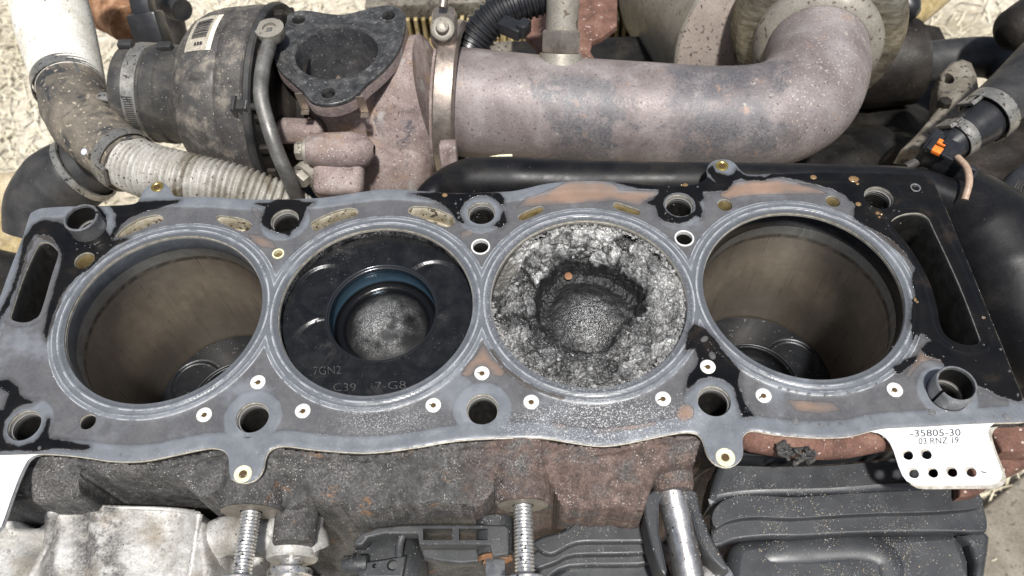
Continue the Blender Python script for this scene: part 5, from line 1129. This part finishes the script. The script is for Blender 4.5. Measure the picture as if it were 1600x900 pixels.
def clamp(t, path, r_, wd, mt='clip_steel', ear=None, nm='hose_clamp'):
    mb = MB(); a, b = Vector(path[0]), Vector(path[1]); d = (b - a).normalized()
    mb.lathe([(r_ - .6, -wd / 2), (r_, -wd / 2), (r_, wd / 2), (r_ - .6, wd / 2)], a, d, 44); o = mb.build(nm, M[mt], t, smooth=30)
    if ear is not None:
        mb = MB(); e = Vector(ear); q = (e - a).normalized(); side = d.cross(q)
        mt_ = Matrix((d, side, q)).transposed(); hole_ = [e + mt_ @ V(1.6 * math.cos(k), 1.2 * math.sin(k) , 0) for k in np.linspace(0, 6.283, 12, endpoint=False)]
        mb.prism([e + mt_ @ V(*v_, 0) for v_ in ((-wd * .62, -5.5), (wd * .62, -5.5), (wd * .62, 5.5), (-wd * .62, 5.5))], -q * 2.2, .5, holes=[hole_]); mb.build('clamp_ear', M[mt], o, smooth=30)
clamp(hs, (U(107, 132, -32), U(112, 150, -32)), 19.4, 8, ear=U(107, 132, -32) + V(.78, -.12, .62).normalized() * 20.6)
clamp(hs, (U(196, 250, -29.5), U(210, 260, -29)), 17.2, 7, ear=U(196, 250, -29.5) + V(-.35, -.86, .36).normalized() * 18.5)
p = U(131, 237, -14); mb = MB(); mb.lathe([(.01, .3), (1.5, .2), (1.7, 0)], p, (-.2, -.4, .9), 16); mb.build('paint_dot', mat('pale_blue_paint_dot', [(.55, .58, .78), (.62, .65, .82)], 4), hs)
mb = MB(); mb.tube([U(155, 150, -18), U(172, 152, -18), U(184, 153, -18)], [2.8, 3.4, 2.6], 10, flat=.5); mb.build('clip_tail', M['clip_steel'], hs)
t = thing('rubber_boot', 'black rubber boot below the dusty hose elbow', 'boot', tuple(U(110, 285, -55)))
mb = MB(); mb.tube([U(150, 250, -46), U(125, 268, -52), U(95, 290, -58), U(70, 325, -66), U(60, 370, -76)], [16, 20, 22, 21, 18], 40, sub=10); mb.build('boot_body', M['rubber'], t, smooth=60)
mb = MB(); mb.lathe([(19, -2), (20.6, -2), (20.6, 2), (19, 2)], U(132, 264, -50), U(95, 290, -58) - U(125, 268, -52), 44); mb.build('bright_ring', M['clip_steel'], t, smooth=30)

# =====================================================================================================
# THINGS AT THE TOP
# =====================================================================================================
t = thing('corrugated_conduit', 'black corrugated cable conduit above the downpipe', 'conduit', tuple(U(770, 40, -10)))
mb = MB(); mb.tube(fine_path([U(728, 90, -22), U(742, 62, -16), U(766, 32, -8), U(800, 10, -2), U(850, -6, 2), U(900, -16, 4)], 30), 9.4, 30, sub=1, mod=lambda L: 1.0 * (1 if math.sin(2 * math.pi * L / 3.6) > 0 else -.2)); mb.build('conduit', M['plastic_clean'], t, smooth=40)
mb = MB(); mb.box(U(800, 44, 0), (14, 9, 7), Matrix.Rotation(R(-35), 3, 'Z'), 0, 1.2); mb.box(U(818, 44, 2), (6, 8, 8), Matrix.Rotation(R(-35), 3, 'Z'), 0, 1.2); mb.build('cable_clip', M['plastic_clean'], t, smooth=35)
o = MB().prism([U(a, b, -48) for a, b in [(815,-20),(965,-20),(964,40),(940,58),(926,64),(922,80),(938,104),(900,108),(850,100),(836,70),(818,52)]], (0, 0, -4), .8).build('rusty_bracket', M['rust_red'], None, org=tuple(U(890, 40, -60)), smooth=40); tag(o, 'flat rust red bracket plate behind the exhaust sensor', 'bracket')
zc = -150
o = MB().prism([U(a, b, zc) for a, b in [(700,66),(1100,50),(1110,64),(1110,130),(690,150)]], (0, 0, -60), 3).build('crossmember', M['bay_dark'], None, org=tuple(U(900, 80, zc)), smooth=40); tag(o, 'dark crossmember beam behind the downpipe', 'beam')
o = MB().prism([U(a, b, -140) for a, b in [(690,70),(800,62),(800,78),(690,92)]], (0, 0, -8), 2).build('grey_rail', M['alu_dirty'], None, org=tuple(U(745, 80, -140)), smooth=40); tag(o, 'short grey rail between band clamp and conduit', 'rail')
t = thing('radiator_core', 'ochre dirty radiator core far behind the exhaust sensor', 'radiator', tuple(U(880, 30, -220)))
for k in range(44):
    a = 600 + k * 11.5; mb = MB(); mb.box(U(a, 40, -225) , (3.0, 60, 60), None); mb.build('fin', M['ochre'], t, smooth=0)
mb = MB(); mb.prism([U(a, b, -228) for a, b in [(590,-40),(1120,-40),(1120,90),(590,90)]], (0, 0, -10)); mb.build('core_back', M['ochre'], t, smooth=0)
mb = MB(); mb.box(U(850, 4, -190), (330, 14, 18), None, 0, 2); mb.build('top_rail', M['alu_dirty'], t, smooth=30)
# upper left
t = thing('rusty_pipe', 'flaking rusty pipe at the top left behind the ribbed hose', 'pipe', tuple(U(170, 15, -110)))
mb = MB(); mb.tube([U(110, -40, -115), U(150, -8, -112), U(186, 22, -108), U(204, 40, -106)], [17, 17, 18, 15], 30); mb.build('pipe', M['rust_orange'], t, smooth=60)
mb = MB(); mb.lathe([(15, -5), (20, -4), (20, 4), (15, 5)], U(170, 10, -110), (.6, -.6, .1), 30); mb.build('joint_ring', M['rust_orange'], t, smooth=40)
t = thing('sensor_plug', 'black electrical plug standing behind the intake sleeve', 'plug', tuple(U(236, 50, -60)))
mb = MB(); mb.box(U(236, 52, -50), (20, 14, 26), Matrix.Rotation(R(-8), 3, 'Y') @ Matrix.Rotation(R(-35), 3, 'X'), 0, 2); mb.build('plug_body', M['plastic_clean'], t, smooth=35)
mb = MB(); mb.box(U(226, 20, -44), (13, 12, 26), Matrix.Rotation(R(-35), 3, 'X'), 0, 2); mb.build('plug_neck', M['plastic_clean'], t, smooth=35)
mb = MB(); mb.tube([U(224, 12, -44), U(220, -20, -40), U(214, -60, -40)], 5, 14); mb.build('cable', M['rubber'], t)
mb = MB(); mb.tube([U(255, -20, -90), U(272, 8, -90), U(285, 16, -88)], [12, 10, 8], 20); o = mb.build('black_stub', M['rubber'], None, org=tuple(U(272, 8, -90))); tag(o, 'black rubber stub pipe at the top left above the intake sleeve', 'pipe')
mb = MB(); mb.tube([U(250, -30, -160), U(268, 60, -170), U(275, 110, -180)], 14, 20); o = mb.build('brown_post', M['bay_brown'], None, org=tuple(U(262, 40, -160))); tag(o, 'grimy brown strut between the plug and compressor housing', 'strut')
# left edge: tan pipes far below
for k, (pts, r_, lab) in enumerate((([(-60,318,-150),(20,306,-150),(75,300,-150),(110,300,-150)], 17, 'tan dirty pipe at the left edge beside the rubber boot'), ([(-60,400,-170),(-5,388,-170),(40,372,-172),(90,350,-176)], 26, 'thick ochre pipe at the left edge beside the gasket corner'))):
    mb = MB(); mb.tube([U(*q) for q in pts], r_, 30); o = mb.build('tan_pipe', M['tan_pipe'] if k == 0 else M['ochre'], None, org=tuple(U(*pts[1])), smooth=60); tag(o, lab, 'pipe')
o = MB().tube([U(-30, 420, -120), U(10, 430, -120), U(60, 440, -120)], 15, 24).build('dark_bar', M['bay_dark'], None, org=tuple(U(10, 430, -120)), smooth=60); tag(o, 'dark bar at the left edge below the ochre pipe', 'bar')

# =====================================================================================================
# RIGHT SIDE
# =====================================================================================================
t = thing('coolant_hose', 'black rubber hose with two spring clamps at the upper right', 'hose', tuple(U(1530, 180, -40)))
mb = MB(); mb.tube([U(1660, 60, -30), U(1620, 102, -32), U(1580, 145, -34), U(1545, 178, -36)], [14, 14, 14, 14], 36, sub=8); mb.build('rubber_hose', M['rubber'], t, smooth=60)
hb = [U(1556, 168, -36), U(1534, 190, -37), U(1510, 208, -38), U(1484, 226, -40), U(1455, 244, -43)]
mb = MB(); mb.tube(hb, [13, 12.4, 10.4, 9, 8], 32, sub=8); mb.build('spigot', M['plastic_clean'], t, smooth=60)
clamp(t, (U(1545, 180, -36), U(1530, 192, -37)), 15, 8, ear=U(1545, 180, -36) + V(-.8, .25, .55).normalized() * 16.2)
clamp(t, (U(1498, 217, -39), U(1480, 229, -40)), 10.8, 7, ear=U(1498, 217, -39) + V(-.6, .5, .62).normalized() * 11.8)
t = thing('electrical_connector', 'black electrical connector with orange lock at the upper right', 'connector', tuple(U(1470, 245, -22)))
rz_ = Matrix.Rotation(R(-40), 3, 'Z')
mb = MB(); mb.box(U(1468, 240, -22), (17, 15, 11), rz_, 0, 1.5); mb.box(U(1490, 266, -24), (20, 8, 9), rz_, 0, 1.2); mb.box(U(1478, 258, -21), (26, 3, 12), rz_, 0, .8); mb.box(U(1450, 230, -22), (4, 17, 12), rz_, 0, .8); mb.build('connector_body', M['plastic_clean'], t, smooth=35)
mb = MB(); mb.box(U(1463, 235, -15), (5.5, 4.5, 2.5), rz_, 0, .5); mb.build('orange_lock', M['orange'], t, smooth=35)
mb = MB(); mb.box(U(1474, 225, -15.5), (6.5, 3.5, 2), rz_, 0, .5); mb.build('orange_lock', M['orange'], t, smooth=35)
for a, b in ((1456, 226), (1478, 236), (1482, 218)):
    mb = MB(); mb.box(U(a, b, -15), (3, 10, 3), rz_, 0, .6); mb.build('latch_rib', M['plastic_clean'], t, smooth=35)
mb = MB(); mb.tube([U(1496, 246, -14), U(1510, 262, -12), U(1514, 285, -12), U(1507, 312, -16)], 1.7, 12, sub=8); mb.build('tan_wire', M['tan_wire'], t)
mb = MB(); mb.tube([U(1415, 262, -28), U(1440, 248, -26), U(1452, 240, -24)], 2.4, 10); mb.build('cable_tail', M['rubber_dusty'], t)
# gearbox at the right, and dark masses added for the bay shadows
gb = thing('gearbox_and_shade_masses', 'grimy dark gearbox casting at the right, with dark masses added for bay shadow', 'gearbox', tuple(U(1420, 200, -120)))
def blob(name, ctrs, mt, res=44):
    cs = [(Vector(U(a, b, z)), r_) for a, b, z, r_ in ctrs]
    xs = np.array([tuple(c) for c, _ in cs]); lo = xs.min(0) - 60; hi = xs.max(0) + 60
    gx = np.arange(lo[0], hi[0], 4.0); gy = np.arange(lo[1], hi[1], 4.0); X, Y = np.meshgrid(gx, gy); Z = np.full(X.shape, -400.0)
    for c, r_ in cs:
        d = 1 - ((X - c.x) / r_) ** 2 - ((Y - c.y) / r_) ** 2; Z = np.maximum(Z, np.where(d > 0, c.z - r_ * .6 + .6 * r_ * np.sqrt(np.maximum(d, 0)), -400))
    Z = np.where(Z > -399, Z + 6 * fbm(X * .03, Y * .03, 4) + 1.2 * fbm(X * .2, Y * .2, 3), Z)
    ny, nx = X.shape; mb = MB(); mb.v = np.stack([X, Y, Z], -1).reshape(-1, 3).tolist(); mb.f = [(j * nx + i, j * nx + i + 1, (j + 1) * nx + i + 1, (j + 1) * nx + i) for j in range(ny - 1) for i in range(nx - 1) if max(Z[j, i], Z[j, i + 1], Z[j + 1, i], Z[j + 1, i + 1]) > -399]; mb.m = [0] * len(mb.f)
    return mb
blob('lump', [(1250,290,-105,60),(1330,270,-105,60),(1400,260,-110,60),(1320,200,-130,55),(1420,210,-130,60),(1370,300,-110,60),(1150,290,-110,50),(1050,290,-115,50),(950,290,-120,50),(850,290,-125,50),(750,290,-125,45),(1450,150,-150,40)], 'bay_dark').build('main_lump', M['bay_dark'], gb, smooth=70)  # gearbox at the right end; the rest is added to darken the bay
blob('lump', [(1520,260,-85,50),(1580,230,-85,50),(1600,300,-85,55),(1560,320,-95,50),(1640,260,-80,60),(1640,350,-90,60)], 'bay_brown').build('side_lump', M['bay_brown'], gb, smooth=70)
blob('lump', [(620,290,-120,40),(540,300,-120,45),(460,300,-120,45),(380,310,-120,40),(300,300,-130,40),(440,220,-130,50),(430,140,-140,45),(420,60,-150,40),(1650,450,-110,50)], 'bay_dark').build('rear_shade_mass', M['bay_dark'], gb, smooth=70)  # dark mass added to stand in for shadow in the bay
t = thing('alloy_bracket', 'dusty grey alloy bracket with a hole at the upper right', 'bracket', tuple(U(1500, 140, -70)))
br = [U(a, b, -66) for a, b in [(1468,165),(1466,140),(1472,112),(1486,96),(1504,90),(1520,96),(1528,115),(1532,140),(1560,150),(1560,175),(1500,215),(1440,235),(1410,230),(1440,200)]]
mb = MB(); mb.prism(br, (0, 0, -14), 2.5, holes=[[U(1480, 122, -66) + V(4.2 * math.cos(k), 5 * math.sin(k), 0) for k in np.linspace(0, 6.283, 18, endpoint=False)]]); mb.build('plate', M['alu_dirty'], t, smooth=40)
mb = MB(); mb.lathe([(.01, 2), (3.6, 1.6), (4, 0), (4, -4)], U(1477, 160, -64), (0, 0, 1), 6); mb.build('bracket_bolt', M['bay_brown'], t, smooth=30)
t = thing('bent_pipe', 'black bent pipe crossing behind the grey alloy bracket', 'pipe', tuple(U(1450, 100, -110)))
mb = MB(); mb.tube([U(1380, 108, -112), U(1430, 100, -110), U(1490, 92, -108), U(1545, 90, -106), U(1575, 104, -104), U(1588, 135, -100), U(1590, 170, -96)], [15, 14.5, 14, 14, 14, 14, 14], 28, sub=8); mb.build('pipe', M['rubber'], t, smooth=60)
mb = MB(); mb.lathe([(10, -34), (26, -32), (30, -20), (30, 16), (26, 18), (16, 18)], U(1388, 100, -112), (1, .05, .03), 40); mb.build('end_boot', M['bay_brown'], t, smooth=40)
mb = MB(); mb.lathe([(25.5, 0), (27.5, 0), (27.5, 3), (25.5, 3)], U(1412, 100, -111), (1, .05, .03), 40); mb.build('boot_ring', M['clip_steel'], t, smooth=30)
o = MB().prism([U(a, b, -150) for a, b in [(1360,20),(1470,40),(1480,60),(1530,74),(1510,95),(1360,80)]], (0, 0, -20), 3).build('dark_tray', M['bay_brown'], None, org=tuple(U(1430, 60, -150)), smooth=40); tag(o, 'dark brown tray behind the black bent pipe', 'tray')
t = thing('plastic_elbow', 'glossy black plastic elbow at the top edge right of the converter', 'elbow', tuple(U(1410, 5, -80)))
mb = MB(); mb.tube([U(1372, -30, -80), U(1395, 0, -78), U(1420, 14, -76), U(1432, 22, -76)], [18, 16, 10, 4], 26); mb.build('elbow_body', M['plastic_clean'], t, smooth=60)
mb = MB(); mb.tube([U(1400, 40, -150), U(1440, 10, -150), U(1475, -20, -150)], 12, 20); o = mb.build('ochre_hose', M['ochre'], None, org=tuple(U(1440, 10, -150))); tag(o, 'short ochre hose at the top edge below the black plastic elbow', 'hose')
mb = MB(); mb.tube([U(1660, 0, -60), U(1620, 25, -60), U(1585, 48, -60), U(1572, 56, -60)], [13, 15, 14, 7], 26); o = mb.build('lever_end', M['bay_brown'], None, org=tuple(U(1600, 40, -60)), smooth=60); tag(o, 'dark rounded lever end at the top right edge', 'lever')
t = thing('oily_harness', 'oil soaked black wiring loom at the right edge above the duct', 'wiring loom', tuple(U(1590, 310, -40)))
for k in range(5):
    mb = MB(); mb.tube([U(1640 + 8 * k, 250, -36 - 2 * k), U(1592 + 5 * k, 272, -36), U(1572 + 6 * k, 300, -36 - 3 * k), U(1580 + 9 * k, 330, -40), U(1640, 350 + 6 * k, -44)], 3.4, 12, sub=8); mb.build('loom_strand', M['plastic_clean'], t, smooth=60)

# =====================================================================================================
# GROUND
# =====================================================================================================
zG = -620.0
mb = MB(); gs = 120; xs = np.linspace(-6000, 6000, gs); X, Y = np.meshgrid(xs, xs); Z = zG + 12 * fbm(X * .004, Y * .004, 4)
mb.v = np.stack([X, Y, Z], -1).reshape(-1, 3).tolist(); mb.f = [(j * gs + i, j * gs + i + 1, (j + 1) * gs + i + 1, (j + 1) * gs + i) for j in range(gs - 1) for i in range(gs - 1)]; mb.m = [0] * len(mb.f)
n_ = NT('dry_trampled_ground'); b_ = n_.noise(160, 8, .65); f_ = n_.noise(14, 8, .7, 4)
M['ground'] = n_.out(n_.mix(.6, n_.ramp(b_, [(.3, (.34, .30, .22)), (.5, (.56, .51, .42)), (.7, (.70, .66, .57))]), n_.ramp(f_, [(.3, (.35, .35, .3)), (.7, (1.6, 1.55, 1.5))]), 'MULTIPLY'), .9, 0.0, n_.bump(f_, 8), .2)
o = mb.build('ground', M['ground'], None, smooth=60); o['kind'] = 'structure'
mb = MB()
for k in range(9000):                        # dry grass lying on the ground where it shows between the parts
    if k % 3: x, y = random.uniform(-1300, -250), random.uniform(100, 1300)
    else: x, y = random.uniform(250, 1300), random.uniform(-150, 1100)
    a = random.uniform(0, 6.283); L = random.uniform(15, 60); wd = random.uniform(.8, 2); h = random.uniform(2, 22); d = V(math.cos(a), math.sin(a), 0); s_ = V(-d.y, d.x, 0) * wd
    p0 = V(x, y, zG + 2); p1 = p0 + d * L * .5 + V(0, 0, h); p2 = p0 + d * L + V(0, 0, h * .6)
    mb.add([p0 - s_, p0 + s_, p1 + s_ * .7, p1 - s_ * .7, p2], [(0, 1, 2, 3), (3, 2, 4)])
o = mb.build('dry_grass', mat('dry_straw', [(.42, .37, .24), (.62, .57, .43), (.74, .70, .58)], 60, .8, .1, 0, .0, 4), None, smooth=0); tag(o, 'dry straw and grass lying on the ground beside the car', 'grass', kind='stuff')
t2p = [U(a, b, -600) for a, b in [(1600,742),(1700,700),(1760,960),(1500,960),(1530,800)]]
o = MB().prism(t2p, (0, 0, -18), 4).build('paving_slab', mat('pale_concrete', [(.11, .095, .07), (.19, .165, .13), (.26, .235, .195)], 40, .9, .1, 0, .6, 3, [((.1, .09, .07), 6, .1)]), None, org=tuple(t2p[0]), smooth=30); o['kind'] = 'structure'

# =====================================================================================================
# OIL DROPLETS on the gasket
# =====================================================================================================
def dome(mb, px, py, r_, h=.45, sq=1.0, rot=0.0):
    p = U(px, py, .3); z = float(gasket_h(*gasket_fields(np.array([[p.x, p.y]])), np.array([[p.x, p.y]]))[0]); n = 14; vs = []
    for q, (rr, hh) in enumerate(((1, -.04), (.93, .35 * h), (.7, .75 * h), (.35, .95 * h))):
        for k in range(n):
            a = 6.2832 * k / n; x, y = rr * r_ * math.cos(a), rr * r_ * sq * math.sin(a); vs.append((p.x + x * math.cos(rot) - y * math.sin(rot), p.y + x * math.sin(rot) + y * math.cos(rot), z + hh))
    vs.append((p.x, p.y, z + h)); mb.add(vs, [(j * n + k, j * n + (k + 1) % n, (j + 1) * n + (k + 1) % n, (j + 1) * n + k) for j in range(3) for k in range(n)] + [(3 * n + k, 3 * n + (k + 1) % n, 4 * n) for k in range(n)])
mb = MB(); random.seed(5)
for px, py, r_ in [(1178,592,.7),(1185,599,.6),(1219,606,.8),(1232,609,.7),(1245,612,.9),(1264,616,1.1),(1290,617,.8),(1325,613,.7),(1340,610,.7),(1370,600,.7),(1243,658,1.7),(1266,660,.7),(1283,664,1.1),(1295,663,.8),(1313,663,1.2),(1361,653,.8),(1188,650,.7),(1225,651,.5),(1158,609,1.0),(1167,629,1.0),(1074,609,1.0),(1113,555,1.9),(1101,529,2.0),(1072,632,.6),(1456,645,1.5),(1574,652,1.9),(1554,651,.6),(1330,315,.6),(1330,337,.7),(1332,346,.9),(1425,449,.7),(1409,583,.7),(1417,546,.7),(1402,617,.6),(1370,600,.6),(1535,497,.7),(1538,538,.5),(1563,546,.6),(1577,580,.6),(1590,617,.8),(1540,600,.4),(1531,614,.7),(720,312,.6),(712,318,.7),(717,340,.9),(716,333,.7),(759,363,.8),(780,374,.6),(788,383,.5),(771,390,.5),(782,390,.5),(771,404,.6),(751,406,.5),(1049,375,.7),(1088,382,.6),(1097,370,.5),(1065,390,.9),(1078,390,1.0),(1090,292,.6),(887,325,.8),(913,337,.5),(879,344,.5),(408,345,.5),(410,336,.5),(419,322,.4),(168,397,.6),(178,390,.5),(152,395,.5),(120,389,.5),(188,711,.7),(158,707,.4),(62,700,.9)]:
    dome(mb, px, py, r_, .25 + .3 * r_ * random.uniform(.6, 1), random.uniform(.6, 1), random.uniform(0, 3))
for k in range(120):
    q = random.choice(((1060,322,50),(750,333,45),(1110,550,45),(1440,560,60),(1380,330,50),(140,380,50))); dome(mb, random.gauss(q[0], q[2] * .6), random.gauss(q[1], q[2] * .35), random.uniform(.15, .4), .2)
n_ = NT('clear_dark_oil_drop'); n_.b.inputs['Transmission Weight'].default_value = .9; n_.b.inputs['IOR'].default_value = 1.42; M['drop'] = n_.out((.8, .79, .77), .03, 0.0, None, .6)
o = mb.build('oil_droplets', M['drop'], None, smooth=70); tag(o, 'small clear oil droplets beaded on the gasket', 'oil droplets', kind='stuff')
mb = MB()
for px, py, r_, sq in [(1271,277,1.5,.9),(1334,280,2.4,.8),(1340,287,.8,1),(1341,319,1.3,.9),(1371,333,1.0,.9),(1377,335,.7,.9),(1374,339,.6,1),(1071,289,1.3,.9),(1065,289,.5,1),(695,305,1.3,.9),(1430,468,1.0,1),(1433,472,.6,1),(1536,497,.9,.7)]: dome(mb, px, py, r_, .3, sq)
M['amber'] = mat('amber_oil_spot', [(.12, .07, .028), (.24, .155, .075)], 2, .12, .05, 0, .0, .8)
o = mb.build('amber_spots', M['amber'], None, smooth=70); tag(o, 'amber coloured oil spots on the black right end of the gasket', 'oil spots', kind='stuff')
mb = MB(); lp_ = []  # tiny bright grains added to stand in for glints on beads and rim
for b in BORES:
    for k in range(900):
        a = random.uniform(0, 6.283); rr = random.choice((48.3, 45.0, 47.2)) + random.gauss(0, .12); x, y = b[0] + rr * math.cos(a), rr * math.sin(a)
        if float(fbm(np.float64(a * 3.1 + b[0]), np.float64(rr), 3)) > .05 and abs(y) > 22 and min(math.hypot(x - c[0], y - c[1]) for c in BORES) > 44: lp_.append((x, y))
for k in range(0, len(outer_l)):
    if outer_l[k, 1] < -50 and random.random() < .5: lp_.append(tuple(outer_l[k] + np.array([random.gauss(0, .25), .5 + abs(random.gauss(0, .5))])))
lp_ = np.array(lp_); lp_ = lp_[pip(lp_, outer_s)]; hz_ = gasket_h(*gasket_fields(lp_), lp_)
for (x, y), z in zip(lp_, hz_): crumb(mb, (x, y, z + .02), random.uniform(.06, .17))
o = mb.build('bead_glint_grains', M['glint_bright'], None, smooth=0); tag(o, 'bright grains added along the sealing beads to stand in for glints', 'grit', kind='stuff')

# =====================================================================================================
# METAL GRIT lying on the upper surfaces
# =====================================================================================================
bpy.context.view_layer.update(); dg = bpy.context.evaluated_depsgraph_get()
def scatter(name, mt, label, spots):
    mb = MB()
    for (cx, cy, sx, sy, n, lo, hi) in spots:
        for k in range(n):
            x, y = random.gauss(cx, sx), random.gauss(cy, sy)
            if random.random() > .12 and float(fbm(np.float64(x * .09 + 50), np.float64(y * .09 + 50), 3)) < .02: continue
            ok, loc, nrm, idx, ob, _ = scene.ray_cast(dg, (x * S, y * S, .06), (0, 0, -1))
            if not ok or loc.z < -.06: continue
            if ob.name.startswith('dry') or nrm.z < .25: continue
            r_ = lo + (hi - lo) * random.random() ** 2.5
            crumb(mb, loc / S + nrm * .02, r_, nrm)
    o = mb.build(name, M[mt], None, smooth=0); tag(o, label, 'grit', kind='stuff'); return o
scatter('metal_grit', 'grit', 'pale metal grit scattered over gasket, castings and covers', [
    (45, -55, 30, 5, 3400, .08, .28), (-38, -53, 24, 4, 900, .08, .22), (0, 0, 110, 45, 500, .08, .22), (-45, 0, 34, 34, 260, .06, .16), (-62, 30, 12, 8, 500, .07, .18),
    (-20, -78, 60, 9, 4200, .10, .36), (60, -82, 50, 10, 3000, .10, .36), (150, -95, 38, 16, 3200, .08, .32), (-120, -78, 40, 8, 900, .10, .3), (-60, -100, 40, 10, 900, .10, .3), (-155, 20, 30, 30, 100, .08, .2)])
scatter('sand_grit', 'grit_tan', 'tan sand grains on the black covers and the casting', [(140, -98, 34, 12, 1400, .12, .34), (0, -85, 70, 10, 700, .12, .34)])
